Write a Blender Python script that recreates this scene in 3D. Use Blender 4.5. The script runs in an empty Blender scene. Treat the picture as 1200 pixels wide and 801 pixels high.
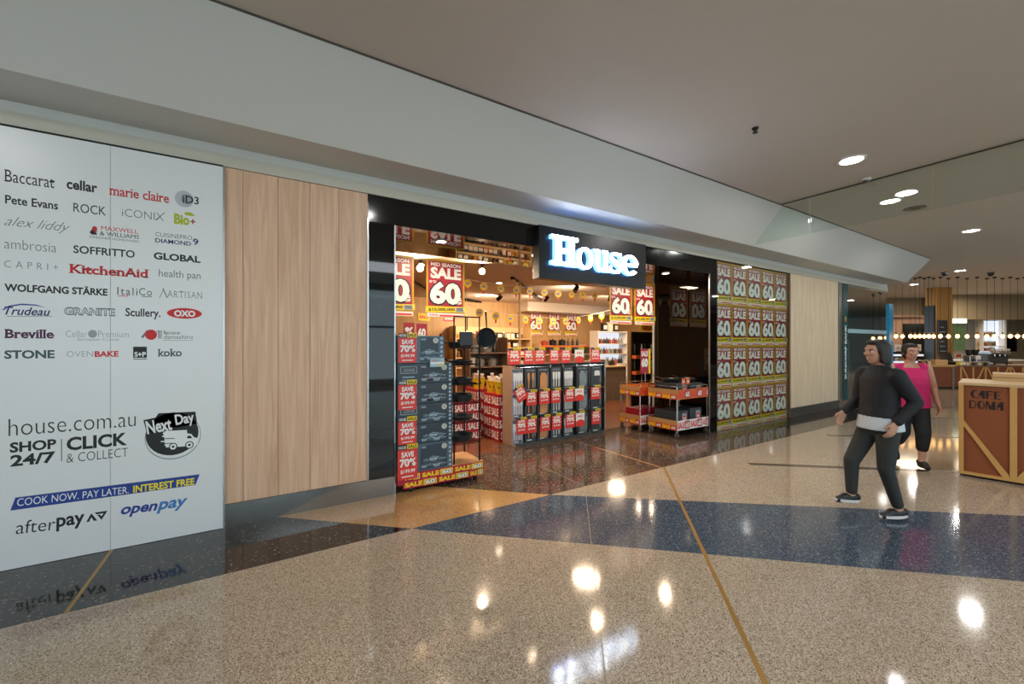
import bpy, bmesh, math, random
from mathutils import Vector, Matrix
from mathutils.geometry import tessellate_polygon
random.seed(7)
SC = bpy.context.scene
COL = SC.collection
R = math.radians

# ------------------------------------------------------------------ camera, world, light, exposure
FPX, CY, YAW = 475.0, 403.0, R(31.74)
CAM = Vector((0, -4.484, 1.65))
cd = bpy.data.cameras.new('camera'); cam = bpy.data.objects.new('camera', cd); COL.objects.link(cam)
cam.location = CAM; cam.rotation_euler = (R(90), 0, -YAW)
cd.sensor_width = 36; cd.lens = FPX / 1200 * 36; cd.shift_y = (CY - 400.5) / 1200; cd.clip_start = .05; cd.clip_end = 200
SC.camera = cam
SC.view_settings.view_transform = 'Standard'; SC.view_settings.look = 'None'
SC.view_settings.exposure = 0.5; SC.view_settings.gamma = 1.0; SC.view_settings.use_curve_mapping = False
SC.cycles.use_denoising = True
SC.cycles.max_bounces = 8; SC.cycles.diffuse_bounces = 4; SC.cycles.glossy_bounces = 5; SC.cycles.transparent_max_bounces = 12
SC.cycles.sample_clamp_indirect = 6; SC.cycles.caustics_reflective = False; SC.cycles.caustics_refractive = False
W = bpy.data.worlds.new('world'); SC.world = W; W.use_nodes = True
WORLD_COL, WORLD_STR = (.75, .88, 1.0), 2.2
W.node_tree.nodes['Background'].inputs[0].default_value = (*WORLD_COL, 1)
W.node_tree.nodes['Background'].inputs[1].default_value = WORLD_STR
MALL_LAMP, MALL_COL = 17.5, (1.0, .97, .94)
SHOP_LAMP, SHOP_COL = 31.0, (1.0, .76, .52)
CAFE_FILL = 48.0
ROOF_FILL = 140.0

def area(name, loc, power, size, col, size_y=None, rot=(0, 0, 0), spread=180):
    l = bpy.data.lights.new(name, 'AREA'); l.energy = power; l.color = col; l.size = size
    l.shape = 'DISK'
    if size_y: l.shape = 'RECTANGLE'; l.size_y = size_y
    l.spread = R(spread)
    o = bpy.data.objects.new(name, l); o.location = loc; o.rotation_euler = rot; COL.objects.link(o); return o
# fill light added under the hall roof, unseen behind the camera
area('roof_fill', (3.0, -8.2, 4.0), ROOF_FILL, 6.0, (.86, .93, 1.0), 1.6)

F3 = Vector((math.sin(YAW), math.cos(YAW), 0)); R3 = Vector((math.cos(YAW), -math.sin(YAW), 0)); U3 = Vector((0, 0, 1))
def ray(px, py): return F3 + R3 * ((px - 600) / FPX) + U3 * ((CY - py) / FPX)
def at_D(px, py, d): return CAM + ray(px, py) * d
def at_Y(px, py, y): v = ray(px, py); return CAM + v * ((y - CAM.y) / v.y)
def at_Z(px, py, z): v = ray(px, py); return CAM + v * ((z - CAM.z) / v.z)
def fx(px, y=0): return at_Y(px, 400, y).x

# ------------------------------------------------------------------ materials
def lin(h):
    h = h.lstrip('#'); out = []
    for i in (0, 2, 4):
        c = int(h[i:i+2], 16) / 255
        out.append(c / 12.92 if c <= .04045 else ((c + .055) / 1.055) ** 2.4)
    return tuple(out)
MATS = {}
def pm(name, col, rough=.5, metal=0, spec=.5, coat=0, emit=None, es=0, var=0, vscale=6, bump=0):
    if name in MATS: return MATS[name]
    m = bpy.data.materials.new(name); m.use_nodes = True; nt = m.node_tree; b = nt.nodes['Principled BSDF']
    c = lin(col) if isinstance(col, str) else col
    b.inputs['Base Color'].default_value = (*c, 1); b.inputs['Roughness'].default_value = rough
    b.inputs['Metallic'].default_value = metal; b.inputs['Specular IOR Level'].default_value = spec
    b.inputs['Coat Weight'].default_value = coat; b.inputs['Coat Roughness'].default_value = .04
    if emit is not None:
        e = lin(emit) if isinstance(emit, str) else emit
        b.inputs['Emission Color'].default_value = (*e, 1); b.inputs['Emission Strength'].default_value = es
    tc = None
    if var or bump:
        tc = nt.nodes.new('ShaderNodeTexCoord'); nz = nt.nodes.new('ShaderNodeTexNoise'); nz.inputs['Scale'].default_value = vscale
        nz.inputs['Detail'].default_value = 4
        nt.links.new(tc.outputs['Object'], nz.inputs['Vector'])
        if var:
            mx = nt.nodes.new('ShaderNodeMix'); mx.data_type = 'RGBA'
            mx.inputs[6].default_value = (*[x * (1 - var) for x in c], 1); mx.inputs[7].default_value = (*[min(1, x * (1 + var)) for x in c], 1)
            nt.links.new(nz.outputs['Fac'], mx.inputs[0]); nt.links.new(mx.outputs[2], b.inputs['Base Color'])
        if bump:
            bp = nt.nodes.new('ShaderNodeBump'); bp.inputs['Strength'].default_value = bump; bp.inputs['Distance'].default_value = .01
            nt.links.new(nz.outputs['Fac'], bp.inputs['Height']); nt.links.new(bp.outputs[0], b.inputs['Normal'])
    MATS[name] = m; return m

def terrazzo(name, cols, scale, rough=.1, spec=.5):
    m = bpy.data.materials.new(name); m.use_nodes = True; nt = m.node_tree; b = nt.nodes['Principled BSDF']
    tc = nt.nodes.new('ShaderNodeTexCoord'); vo = nt.nodes.new('ShaderNodeTexVoronoi'); vo.inputs['Scale'].default_value = scale
    nt.links.new(tc.outputs['Object'], vo.inputs['Vector'])
    rp = nt.nodes.new('ShaderNodeValToRGB'); rp.color_ramp.interpolation = 'CONSTANT'
    el = rp.color_ramp.elements
    while len(el) < len(cols): el.new(.5)
    for e, (p, c) in zip(el, cols): e.position = p; e.color = (*lin(c), 1)
    sp = nt.nodes.new('ShaderNodeSeparateColor'); nt.links.new(vo.outputs['Color'], sp.inputs[0])
    nt.links.new(sp.outputs[0], rp.inputs[0])
    nz = nt.nodes.new('ShaderNodeTexNoise'); nz.inputs['Scale'].default_value = .9; nz.inputs['Detail'].default_value = 5
    nt.links.new(tc.outputs['Object'], nz.inputs['Vector'])
    mx = nt.nodes.new('ShaderNodeMix'); mx.data_type = 'RGBA'; mx.blend_type = 'MULTIPLY'; mx.inputs[0].default_value = .16
    nt.links.new(rp.outputs[0], mx.inputs[6]); nt.links.new(nz.outputs['Fac'], mx.inputs[7])
    nt.links.new(mx.outputs[2], b.inputs['Base Color'])
    b.inputs['Roughness'].default_value = rough; b.inputs['Specular IOR Level'].default_value = spec
    MATS[name] = m; return m

def timber(name, a, bcol, rough=.45, sx=9., sz=.55, contrast=.5, spec=.4):
    m = bpy.data.materials.new(name); m.use_nodes = True; nt = m.node_tree; b = nt.nodes['Principled BSDF']
    tc = nt.nodes.new('ShaderNodeTexCoord'); mp = nt.nodes.new('ShaderNodeMapping'); oi = nt.nodes.new('ShaderNodeObjectInfo')
    cx = nt.nodes.new('ShaderNodeCombineXYZ'); mu = nt.nodes.new('ShaderNodeMath'); mu.operation = 'MULTIPLY'; mu.inputs[1].default_value = 37
    nt.links.new(oi.outputs['Random'], mu.inputs[0]); nt.links.new(mu.outputs[0], cx.inputs[0]); nt.links.new(mu.outputs[0], cx.inputs[2])
    nt.links.new(tc.outputs['Object'], mp.inputs['Vector']); nt.links.new(cx.outputs[0], mp.inputs['Location'])
    mp.inputs['Scale'].default_value = (sx, sx, sz)
    nz = nt.nodes.new('ShaderNodeTexNoise'); nz.inputs['Scale'].default_value = 2.2; nz.inputs['Detail'].default_value = 7; nz.inputs['Distortion'].default_value = 1.1
    nt.links.new(mp.outputs[0], nz.inputs['Vector'])
    rp = nt.nodes.new('ShaderNodeValToRGB'); el = rp.color_ramp.elements
    el[0].position = .5 - contrast / 2; el[0].color = (*lin(a), 1); el[1].position = .5 + contrast / 2; el[1].color = (*lin(bcol), 1)
    nt.links.new(nz.outputs['Fac'], rp.inputs[0]); nt.links.new(rp.outputs[0], b.inputs['Base Color'])
    b.inputs['Roughness'].default_value = rough; b.inputs['Specular IOR Level'].default_value = spec
    MATS[name] = m; return m

def pane_mat(name, tint=(1, 1, 1), boost=1.0, rough=.01):
    m = bpy.data.materials.new(name); m.use_nodes = True; nt = m.node_tree; nt.nodes.clear()
    o = nt.nodes.new('ShaderNodeOutputMaterial'); mx = nt.nodes.new('ShaderNodeMixShader')
    t = nt.nodes.new('ShaderNodeBsdfTransparent'); t.inputs[0].default_value = (*tint, 1)
    g = nt.nodes.new('ShaderNodeBsdfGlossy'); g.inputs['Roughness'].default_value = rough; g.inputs[0].default_value = (1, 1, 1, 1)
    fr = nt.nodes.new('ShaderNodeFresnel')       # same reflectance from either face of the thin pane
    ge = nt.nodes.new('ShaderNodeNewGeometry'); mr = nt.nodes.new('ShaderNodeMapRange')
    mr.inputs[3].default_value = 1.5; mr.inputs[4].default_value = 1/1.5
    nt.links.new(ge.outputs['Backfacing'], mr.inputs[0]); nt.links.new(mr.outputs[0], fr.inputs[0])
    mu = nt.nodes.new('ShaderNodeMath'); mu.operation = 'MULTIPLY'; mu.inputs[1].default_value = boost; mu.use_clamp = True
    nt.links.new(fr.outputs[0], mu.inputs[0]); nt.links.new(mu.outputs[0], mx.inputs[0])
    nt.links.new(t.outputs[0], mx.inputs[1]); nt.links.new(g.outputs[0], mx.inputs[2]); nt.links.new(mx.outputs[0], o.inputs[0])
    MATS[name] = m; return m

M = MATS
terrazzo('t_beige', [(0, '#a89884'), (.3, '#bcae9a'), (.55, '#917f6b'), (.72, '#cdc1ae'), (.86, '#6f6050')], 210, .085)
terrazzo('t_blue', [(0, '#44505f'), (.4, '#525f70'), (.7, '#38434f'), (.93, '#8f97a2')], 150, .1)
terrazzo('t_tan', [(0, '#b98e59'), (.4, '#c89d69'), (.7, '#a67b4a'), (.9, '#d9b889')], 180, .1)
terrazzo('t_dark', [(0, '#1e1c1b'), (.4, '#2a2624'), (.68, '#171514'), (.86, '#453d37'), (.95, '#786f65')], 85, .07)
terrazzo('t_brown', [(0, '#4a3d35'), (.4, '#5a4b41'), (.68, '#3c322c'), (.86, '#75665a'), (.95, '#9a8c7e')], 85, .1, .4)
pm('brass', '#b08a4a', .35, .8); pm('joint', '#8a7a66', .5); pm('strip_dark', '#4a4038', .2)
timber('shop_floor', '#5f3520', '#7d4a2c', .25, 9, 9)
pm('ceiling', '#c9c3bb', .8, var=.02); pm('plaster', '#cfd0cd', .7, var=.015, vscale=1.2); pm('shop_ceiling', '#d8cdbf', .8)
pm('beige_metal', '#c6c2b4', .5); pm('gap', '#1c1b1a', .8)
timber('ply', '#cda182', '#ecc9aa', .42, 9, .5, .5)
timber('ply_pale', '#d0b898', '#ecdabd', .42, 9, .5, .5)
pm('kick_steel', '#9a9a98', .16, .9); pm('kick_dark', '#5c5a56', .3, .3)
pm('panel_white', '#e6eaec', .3, spec=.5, coat=.5); MATS['panel_white'].node_tree.nodes['Principled BSDF'].inputs['Coat Roughness'].default_value = .3
pm('black_gloss', '#060708', .03, spec=.5); pm('black_fascia', '#0d0e10', .1, spec=.45); pm('sign_black', '#101216', .28)
pm('silver', '#b9bcbe', .25, .9); pm('chrome', '#c8cacc', .12, 1); pm('black', '#0b0b0c', .4); pm('black_metal', '#141416', .35, .6)
pm('ink', '#15181b', .5); pm('box_ring', '#b9bfc4', .5); pm('ink_grey', '#6f777c', .5); pm('ink_lightgrey', '#98a2a8', .5); pm('ink_red', '#cf1f24', .5); pm('ink_navy', '#1c2c6b', .5)
pm('ink_lime', '#b2bf1e', .5); pm('ink_purple', '#55174d', .5); pm('ink_teal', '#3f5a5c', .5); pm('ink_blue', '#1d3f94', .5); pm('ink_sky', '#3f7fc4', .5)
pm('ink_green', '#2f6a3a', .5); pm('ink_yellow', '#f2e11c', .5); pm('ink_white', '#eef2f2', .45)
pm('sale_yellow', '#f0d21e', .4); pm('sale_olive', '#c79c06', .35); pm('sale_red', '#a31d2b', .4); pm('sale_white', '#eceae6', .4); pm('sale_orange', '#d8642a', .4)
pm('tag_red', '#dd3a35', .4); pm('strip_orange', '#cf6a2e', .4); pm('sale_magenta', '#b01a3e', .4)
pm('wood_warm', '#b98a58', .5, var=.15, vscale=3); pm('shelf_wood', '#c9a878', .45, var=.1); pm('brown_wood', '#7c6250', .5, var=.15)
timber('wall_timber', '#a98254', '#c09a6a', .5, 3, .4)
pane_mat('pane', (.93, .97, .95), 1.0); pane_mat('pane_green', (.90, .95, .93), .9); pane_mat('pane_bank', (.50, .62, .62), 3.2)
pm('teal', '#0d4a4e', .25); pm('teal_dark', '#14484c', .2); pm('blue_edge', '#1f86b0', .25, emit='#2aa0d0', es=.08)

# ------------------------------------------------------------------ mesh helpers
class MB:
    def __init__(s): s.v = []; s.f = []; s.m = []; s.mats = []
    def mi(s, mat):
        mat = M[mat] if isinstance(mat, str) else mat
        if mat not in s.mats: s.mats.append(mat)
        return s.mats.index(mat)
    def add(s, vs, fs, mat):
        k = len(s.v); i = s.mi(mat); s.v += [tuple(v) for v in vs]
        for f in fs: s.f.append(tuple(a + k for a in f)); s.m.append(i)
        return s
    def box(s, x0, x1, y0, y1, z0, z1, mat):
        vs = [(x, y, z) for z in (z0, z1) for y in (y0, y1) for x in (x0, x1)]
        return s.add(vs, [(0, 2, 3, 1), (4, 5, 7, 6), (0, 1, 5, 4), (2, 6, 7, 3), (0, 4, 6, 2), (1, 3, 7, 5)], mat)
    def tube(s, p, q, r, mat, r2=None, n=8, cap=True):
        p, q = Vector(p), Vector(q); d = (q - p).normalized(); a = d.orthogonal().normalized(); b = d.cross(a); r2 = r if r2 is None else r2
        vs = []
        for c, rr in ((p, r), (q, r2)):
            vs += [c + a * (rr * math.cos(2*math.pi*i/n)) + b * (rr * math.sin(2*math.pi*i/n)) for i in range(n)]
        fs = [(i, (i+1) % n, n+(i+1) % n, n+i) for i in range(n)]
        if cap: fs += [tuple(range(n-1, -1, -1)), tuple(range(n, 2*n))]
        return s.add(vs, fs, mat)
    def path(s, pts, r, mat, n=6):
        for a, b in zip(pts, pts[1:]): s.tube(a, b, r, mat, n=n)
        return s
    def lathe(s, prof, mat, n=16, c=(0, 0, 0), sx=1, sy=1):
        vs = []; fs = []; c = Vector(c)
        for (r, z) in prof:
            vs += [(c.x + sx*r*math.cos(2*math.pi*i/n), c.y + sy*r*math.sin(2*math.pi*i/n), c.z + z) for i in range(n)]
        for k in range(len(prof)-1):
            for i in range(n): fs.append((k*n+i, k*n+(i+1) % n, (k+1)*n+(i+1) % n, (k+1)*n+i))
        if prof[0][0] > 1e-4: fs.append(tuple(range(n-1, -1, -1)))
        if prof[-1][0] > 1e-4: fs.append(tuple((len(prof)-1)*n+i for i in range(n)))
        return s.add(vs, fs, mat)
    def ball(s, c, rx, mat, ry=None, rz=None, n=12, m=8):
        ry = rx if ry is None else ry; rz = rx if rz is None else rz
        vs = [(c[0]+rx*math.sin(math.pi*j/m)*math.cos(2*math.pi*i/n), c[1]+ry*math.sin(math.pi*j/m)*math.sin(2*math.pi*i/n), c[2]+rz*math.cos(math.pi*j/m)) for j in range(m+1) for i in range(n)]
        return s.add(vs, [(j*n+i, (j+1)*n+i, (j+1)*n+(i+1) % n, j*n+(i+1) % n) for j in range(m) for i in range(n)], mat)
    def prism(s, poly, y0, y1, mat):      # polygon in x,z extruded along y
        n = len(poly); vs = [(x, y0, z) for x, z in poly] + [(x, y1, z) for x, z in poly]
        return s.add(vs, [tuple(range(n)), tuple(range(2*n-1, n-1, -1))] + [(i, n+i, n+(i+1) % n, (i+1) % n) for i in range(n)], mat)
    def xf(s, mat4, k=0):
        for i in range(k, len(s.v)): s.v[i] = tuple(mat4 @ Vector(s.v[i]))
        return s
    def build(s, name, parent=None, loc=(0, 0, 0), rz=0, smooth=False, bevel=0):
        me = bpy.data.meshes.new(name); me.from_pydata(s.v, [], s.f)
        for m in s.mats: me.materials.append(m)
        me.polygons.foreach_set('material_index', s.m)
        if smooth: me.polygons.foreach_set('use_smooth', [True]*len(s.f))
        bm = bmesh.new(); bm.from_mesh(me)
        if smooth: bmesh.ops.remove_doubles(bm, verts=bm.verts, dist=1e-5)
        bmesh.ops.recalc_face_normals(bm, faces=bm.faces); bm.to_mesh(me); bm.free()
        if smooth:
            try: me.set_sharp_from_angle(angle=R(40))
            except Exception: pass
        me.update()
        o = bpy.data.objects.new(name, me); COL.objects.link(o); o.location = loc; o.rotation_euler = (0, 0, rz)
        if parent: o.parent = parent
        if bevel:
            b = o.modifiers.new('bevel', 'BEVEL'); b.width = bevel; b.segments = 2; b.limit_method = 'ANGLE'
        return o

def tag(o, label, cat, group=None):
    o['label'] = label; o['category'] = cat
    if group: o['group'] = group
    return o
def empty(name, loc, label, cat, group=None, rz=0):
    o = bpy.data.objects.new(name, None); COL.objects.link(o); o.location = loc; o.rotation_euler = (0, 0, rz); o.empty_display_size = .1
    return tag(o, label, cat, group)
def struct(o): o['kind'] = 'structure'; return o
def plabel(o, t): o['label'] = t; return o
KIDS = {}
def kids(o): return [c for c in COL.objects if c.parent == o]
def dup(root, loc, label=None, rz=None, group=None, scale=None):
    ks = KIDS.get(root.name)
    if ks is None:
        ks = KIDS[root.name] = [(c, kids(c)) for c in kids(root)]
    r = root.copy(); COL.objects.link(r); r.location = loc
    if rz is not None: r.rotation_euler = (0, 0, rz)
    if scale: r.scale = scale
    if label: r['label'] = label
    if group: r['group'] = group
    for c, gs in ks:
        d = c.copy(); COL.objects.link(d); d.parent = r
        for g in gs:
            e = g.copy(); COL.objects.link(e); e.parent = d
    return r

# flat print: lettering and shapes in the x,z plane
TXT = {}
def text_geo(s, bold=0., shear=0., spacing=1., slab=0., res=3):
    key = (s, bold, shear, spacing, slab, res)
    if key in TXT: return TXT[key]
    c = bpy.data.curves.new('lettering', 'FONT'); c.body = s; c.offset = bold; c.space_character = spacing; c.resolution_u = res; c.fill_mode = 'FRONT'
    o = bpy.data.objects.new('lettering', c); COL.objects.link(o)
    bpy.context.view_layer.update()
    me = bpy.data.meshes.new_from_object(o.evaluated_get(bpy.context.evaluated_depsgraph_get()))
    vs = [(v.co.x, v.co.y) for v in me.vertices]; fs = [tuple(p.vertices) for p in me.polygons]
    if slab:
        cnt = {}
        for f in fs:
            for a, b in zip(f, f[1:]+f[:1]): cnt[frozenset((a, b))] = cnt.get(frozenset((a, b)), 0) + 1
        ys = [v[1] for v in vs]; lo, hi = min(ys), max(ys)
        for e, n in cnt.items():
            if n != 1: continue
            a, b = tuple(e); (xa, ya), (xb, yb) = vs[a], vs[b]
            if abs(ya-yb) > 1e-4 or abs(xa-xb) > .26+2*bold or abs(xa-xb) < .03: continue
            x0, x1 = min(xa, xb)-slab, max(xa, xb)+slab; t = .05+bold*.8
            others = [vs[i][1] for f in fs if a in f and b in f for i in f]
            up = (sum(others)/len(others)) > ya
            z0, z1 = (ya, ya+t) if up else (ya-t, ya)
            k = len(vs); vs += [(x0, z0), (x1, z0), (x1, z1), (x0, z1)]; fs.append((k, k+1, k+2, k+3))
    if shear: vs = [(x+shear*y, y) for x, y in vs]
    xs = [v[0] for v in vs]; ys = [v[1] for v in vs]
    bpy.data.objects.remove(o); bpy.data.curves.remove(c); bpy.data.meshes.remove(me)
    TXT[key] = (vs, fs, min(xs), max(xs), min(ys), max(ys)); return TXT[key]

class Ink(MB):
    def text(s, t, x0, x1, z0, z1, mat, y=0, bold=0., shear=0., spacing=1., slab=0., rot=0., res=3, keep=False):
        vs, fs, a, b, c, d = text_geo(t, bold, shear, spacing, slab, res)
        if keep:      # keep the letters' own proportions inside the box's width
            h = (x1-x0)*(d-c)/(b-a); m = (z0+z1)/2; z0, z1 = m-h/2, m+h/2
        cx, cz = (x0+x1)/2, (z0+z1)/2; cr, sr = math.cos(rot), math.sin(rot)
        out = []
        for (x, z) in vs:
            X = x0+(x-a)/(b-a)*(x1-x0)-cx; Z = z0+(z-c)/(d-c)*(z1-z0)-cz
            out.append((cx+X*cr-Z*sr, y, cz+X*sr+Z*cr))
        return s.add(out, fs, mat)
    def poly(s, pts, mat, y=0):
        tr = tessellate_polygon([[Vector((p[0], p[1], 0)) for p in pts]])
        return s.add([(p[0], y, p[1]) for p in pts], [tuple(t) for t in tr], mat)
    def rect(s, x0, x1, z0, z1, mat, y=0): return s.poly([(x0, z0), (x1, z0), (x1, z1), (x0, z1)], mat, y)
    def oval(s, cx, cz, rx, rz, mat, y=0, n=24): return s.poly([(cx+rx*math.cos(2*math.pi*i/n), cz+rz*math.sin(2*math.pi*i/n)) for i in range(n)], mat, y)
    def line(s, p, q, w, mat, y=0):
        d = Vector((q[0]-p[0], q[1]-p[1])); n = Vector((-d.y, d.x)).normalized()*(w/2)
        return s.poly([(p[0]-n.x, p[1]-n.y), (q[0]-n.x, q[1]-n.y), (q[0]+n.x, q[1]+n.y), (p[0]+n.x, p[1]+n.y)], mat, y)
    def done(s, name, parent=None, loc=(0, 0, 0)):
        me = bpy.data.meshes.new(name); me.from_pydata(s.v, [], s.f)
        for m in s.mats: me.materials.append(m)
        me.polygons.foreach_set('material_index', s.m)
        bm = bmesh.new(); bm.from_mesh(me)
        for f in bm.faces:
            if f.normal.y > 0: f.normal_flip()
        bm.to_mesh(me); bm.free()
        o = bpy.data.objects.new(name, me); COL.objects.link(o); o.location = loc
        if parent: o.parent = parent
        return o

# ================================================================== SETTING
XE = 15.95      # where the bulkhead and the shop row end
floor = struct(MB().box(-14, 46, -12, 24, -.1, 0, 't_beige').build('floor'))
def inlay(poly, mat, z):
    n = len(poly); mb = MB().add([(x, y, -.01) for x, y in poly] + [(x, y, z) for x, y in poly],
        [tuple(range(n-1, -1, -1)), tuple(range(n, 2*n))] + [(i, (i+1) % n, n+(i+1) % n, n+i) for i in range(n)], mat)
    o = mb.build('inlay', floor); return o
BY = -.925
inlay([(-8, BY), (12.9, BY), (12.9, .0), (-8, .0)], 't_dark', .0006)
inlay([(1.25, -.0), (7.11, -.0), (7.11, 1.25), (1.25, 1.25)], 't_brown', .0007)
inlay([(2.0, BY), (9.2, BY), (8.2, -.0), (1.25, -.0)], 't_brown', .0008)
inlay([(.3, 1.25), (11.6, 1.25), (11.6, 7.2), (.3, 7.2)], 'shop_floor', .0006)
inlay([(1.25, .95), (3.2, .95), (3.2, 1.25), (1.25, 1.25)], 'shop_floor', .0010)
inlay([(.12, 0), (1.70, 0), (2.69, BY), (1.14, BY)], 't_tan', .0012)
inlay([(1.14, BY), (2.69, BY), (6.24, -3.76), (15.3, -11), (12.36, -11), (4.512, -3.96)], 't_blue', .0006)
def strip(p, q, w, mat, z=.0018):
    d = Vector((q[0]-p[0], q[1]-p[1])); n = Vector((-d.y, d.x)).normalized()*(w/2)
    inlay([(p[0]-n.x, p[1]-n.y), (q[0]-n.x, q[1]-n.y), (q[0]+n.x, q[1]+n.y), (p[0]+n.x, p[1]+n.y)], mat, z)
strip((4.6, BY), (1.0, -4.55), .028, 'brass'); strip((4.55, 1.1), (4.55, BY), .03, 'brass'); strip((-1.02, 0), (-1.02, BY), .022, 'brass')
strip((3.2, BY), (1.3, -3.2), .006, 'joint'); strip((3.2, 0), (3.2, BY), .006, 'joint')
strip((5.72, -1.45), (9.2, -4.35), .10, 'strip_dark'); strip((8.7, -1.25), (11.2, -3.05), .08, 'strip_dark'); strip((12.2, -1.3), (16.0, -4.3), .10, 'strip_dark')
strip((13.0, -.4), (19.5, -3.6), .25, 'strip_dark', .001)

# ceiling of the hall: an L round the shop row
ceil_b = MB().box(-14, 46, -12, -1.0, 4.04, 4.2, 'ceiling').box(XE, 46, -1.0, 24, 4.04, 4.2, 'ceiling')
struct(ceil_b.build('ceiling'))
# sloped bulkhead above the shop row, its soffit and the upper wall strip
bk = MB()
prof = [(-1.0, 4.04), (-.5, 3.44), (.02, 3.44), (.02, 4.2), (-1.0, 4.2)]
vs = [(x, y, z) for x in (-12, XE) for y, z in prof]; n = 5
bk.add(vs, [(0, 1, 2, 3, 4), (9, 8, 7, 6, 5)] + [(i, n+i, n+(i+1) % n, (i+1) % n) for i in range(n)], 'plaster')
struct(bk.build('trim_1')); 
struct(MB().box(-12, XE, -1.008, -.99, 4.030, 4.045, 'kick_dark').build('shadow_line'))     # dark strip painting the shadow line where bulkhead meets ceiling
struct(MB().box(-12, 16.2, 0, .25, 3.36, 3.46, 'plaster').build('wall_upper'))
bm_ = MB().box(-12, 16.2, -.018, .25, 3.252, 3.36, 'beige_metal')
struct(bm_.build('trim_3'))
struct(MB().box(-12, -.29, -.034, .2, 3.236, 3.252, 'gap').build('trim_4'))
# walls of the shop row behind the cladding
struct(MB().box(-12, .95, .03, .28, 0, 3.25, 'black_fascia').build('wall_left'))
struct(MB().box(7.33, 12.72, .06, .28, 0, 3.25, 'black_fascia').build('wall_right'))
X = [-.29, -.142, .138, .41, .678, .966]
for a, b in zip(X, X[1:]):
    o = MB().box(-(b-a)/2+.0015, (b-a)/2-.0015, 0, .03, 0, 3.05, 'ply').build('wall_cladding', loc=((a+b)/2, 0, .2), bevel=.002); struct(o)
X = [10.2 + .25*i for i in range(11)]
for a, b in zip(X, X[1:]):
    o = MB().box(-(b-a)/2+.001, (b-a)/2-.001, 0, .06, 0, 3.05, 'ply_pale').build('wall_cladding', loc=((a+b)/2, 0, .2), bevel=.002); struct(o)
struct(MB().box(-.29, 1.247, -.012, .03, 0, .198, 'kick_steel').build('baseboard_left'))
struct(MB().box(10.17, 12.72, -.012, .06, 0, .198, 'kick_dark').build('baseboard_right'))
struct(MB().box(.958, .972, -.016, .03, .2, 2.99, 'silver').build('trim_5'))
# black portal: fascia, glossy left pillar, soffit, right pillar and return wall
struct(MB().box(.972, 7.33, 0, .12, 2.96, 3.25, 'black_fascia').build('wall_fascia'))
struct(MB().box(.972, 1.247, .0, 1.25, .2, 2.96, 'black_gloss').build('wall_pillar'))
struct(MB().box(1.247, 1.262, -.004, .06, .0, 2.96, 'silver').build('trim_6'))
struct(MB().box(1.25, 7.33, .12, 1.24, 2.96, 3.04, 'black_gloss').build('ceiling_portal'))
struct(MB().box(7.11, 7.33, 0, 1.25, 0, 2.96, 'black_gloss').build('wall_return'))
struct(MB().box(7.095, 7.112, -.003, .02, 0, 2.96, 'silver').build('trim_7'))
struct(MB().box(7.08, 7.112, 1.25, 1.28, 0, 2.96, 'beige_metal').build('trim_8'))
# shop room
struct(MB().box(.1, .3, 1.25, 7.3, 0, 3.05, 'wall_timber').build('wall_shop_left'))
struct(MB().box(12.2, 12.4, .3, 7.3, 0, 3.05, 'wall_timber').build('wall_shop_right'))
struct(MB().box(.1, 12.4, 7.2, 7.4, 0, 3.05, 'wall_timber').build('wall_shop_back'))
struct(MB().box(.1, 12.4, 1.24, 7.4, 3.04, 3.2, 'shop_ceiling').box(.1, .972, .28, 1.24, 3.04, 3.2, 'shop_ceiling').box(7.33, 12.4, .28, 1.24, 3.04, 3.2, 'shop_ceiling').build('ceiling_shop'))
struct(MB().box(7.4, 12.2, 6.5, 7.2, 2.74, 3.04, 'shop_ceiling').build('trim_9'))
# hall behind the camera: unseen window wall shaped for its daylight, and far ends
wb = MB().box(-14, 46, -12.2, -12, 0, .25, 'plaster').box(-14, 46, -12.2, -12, 3.8, 4.2, 'plaster')
for x in range(-14, 22, 4): wb.box(x, x+.7, -12.2, -12, .25, 3.8, 'plaster')
wb.box(22, 46, -12.2, -12, .25, 3.8, 'brown_wood')  # dark windowless stretch, shaped to dim the reflections in the poster glass
struct(wb.build('wall_back'))
for i, x in enumerate(range(-14, 22, 4)):
    w = MB().box(x+.7, x+.76, -12.15, -12.05, .25, 3.8, 'black_metal').box(x+3.94, x+4, -12.15, -12.05, .25, 3.8, 'black_metal').box(x+.76, x+3.94, -12.15, -12.05, 2.3, 2.38, 'black_metal')
    fr = struct(w.build('window_%d' % (i+1))); MB().box(x+.76, x+3.94, -12.11, -12.1, .25, 3.8, 'pane').build('window_pane', fr)
struct(MB().box(-14.2, -14, -12, .3, 0, 4.2, 'plaster').build('light_block_left'))  # unseen wall added to keep daylight off the left end
struct(MB().box(46, 46.2, -12, 24, 0, 4.2, 'plaster').build('wall_end'))

# ================================================================== GLASS SMOKE BAFFLE
gb = empty('glass_smoke_baffle', (7.56, -1.0, 3.4), 'clear glass smoke curtain hanging from the ceiling across the mall', 'glass screen')
ys = [-.25, -1.45, -2.85, -4.25, -5.65, -7.05]
pz = [(y, max(0, (-.5 - y) * 1.2) if y > -1 else .64) for y in ys]
p0 = MB().add([(-.006, .43, .04), (.006, .43, .04), (-.006, -.03, .60), (.006, -.03, .60), (-.006, -.42, .635), (.006, -.42, .635), (-.006, -.42, .04), (.006, -.42, .04)],
              [(0, 2, 4, 6), (1, 7, 5, 3), (0, 1, 3, 2), (2, 3, 5, 4), (4, 5, 7, 6), (6, 7, 1, 0)], 'pane_green').build('glass_panel', gb)
for a, b in zip(ys[1:], ys[2:]):
    MB().box(-.006, .006, b+1.0+.004, a+1.0-.004, .04, .635, 'pane_green').build('glass_panel', gb)
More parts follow.
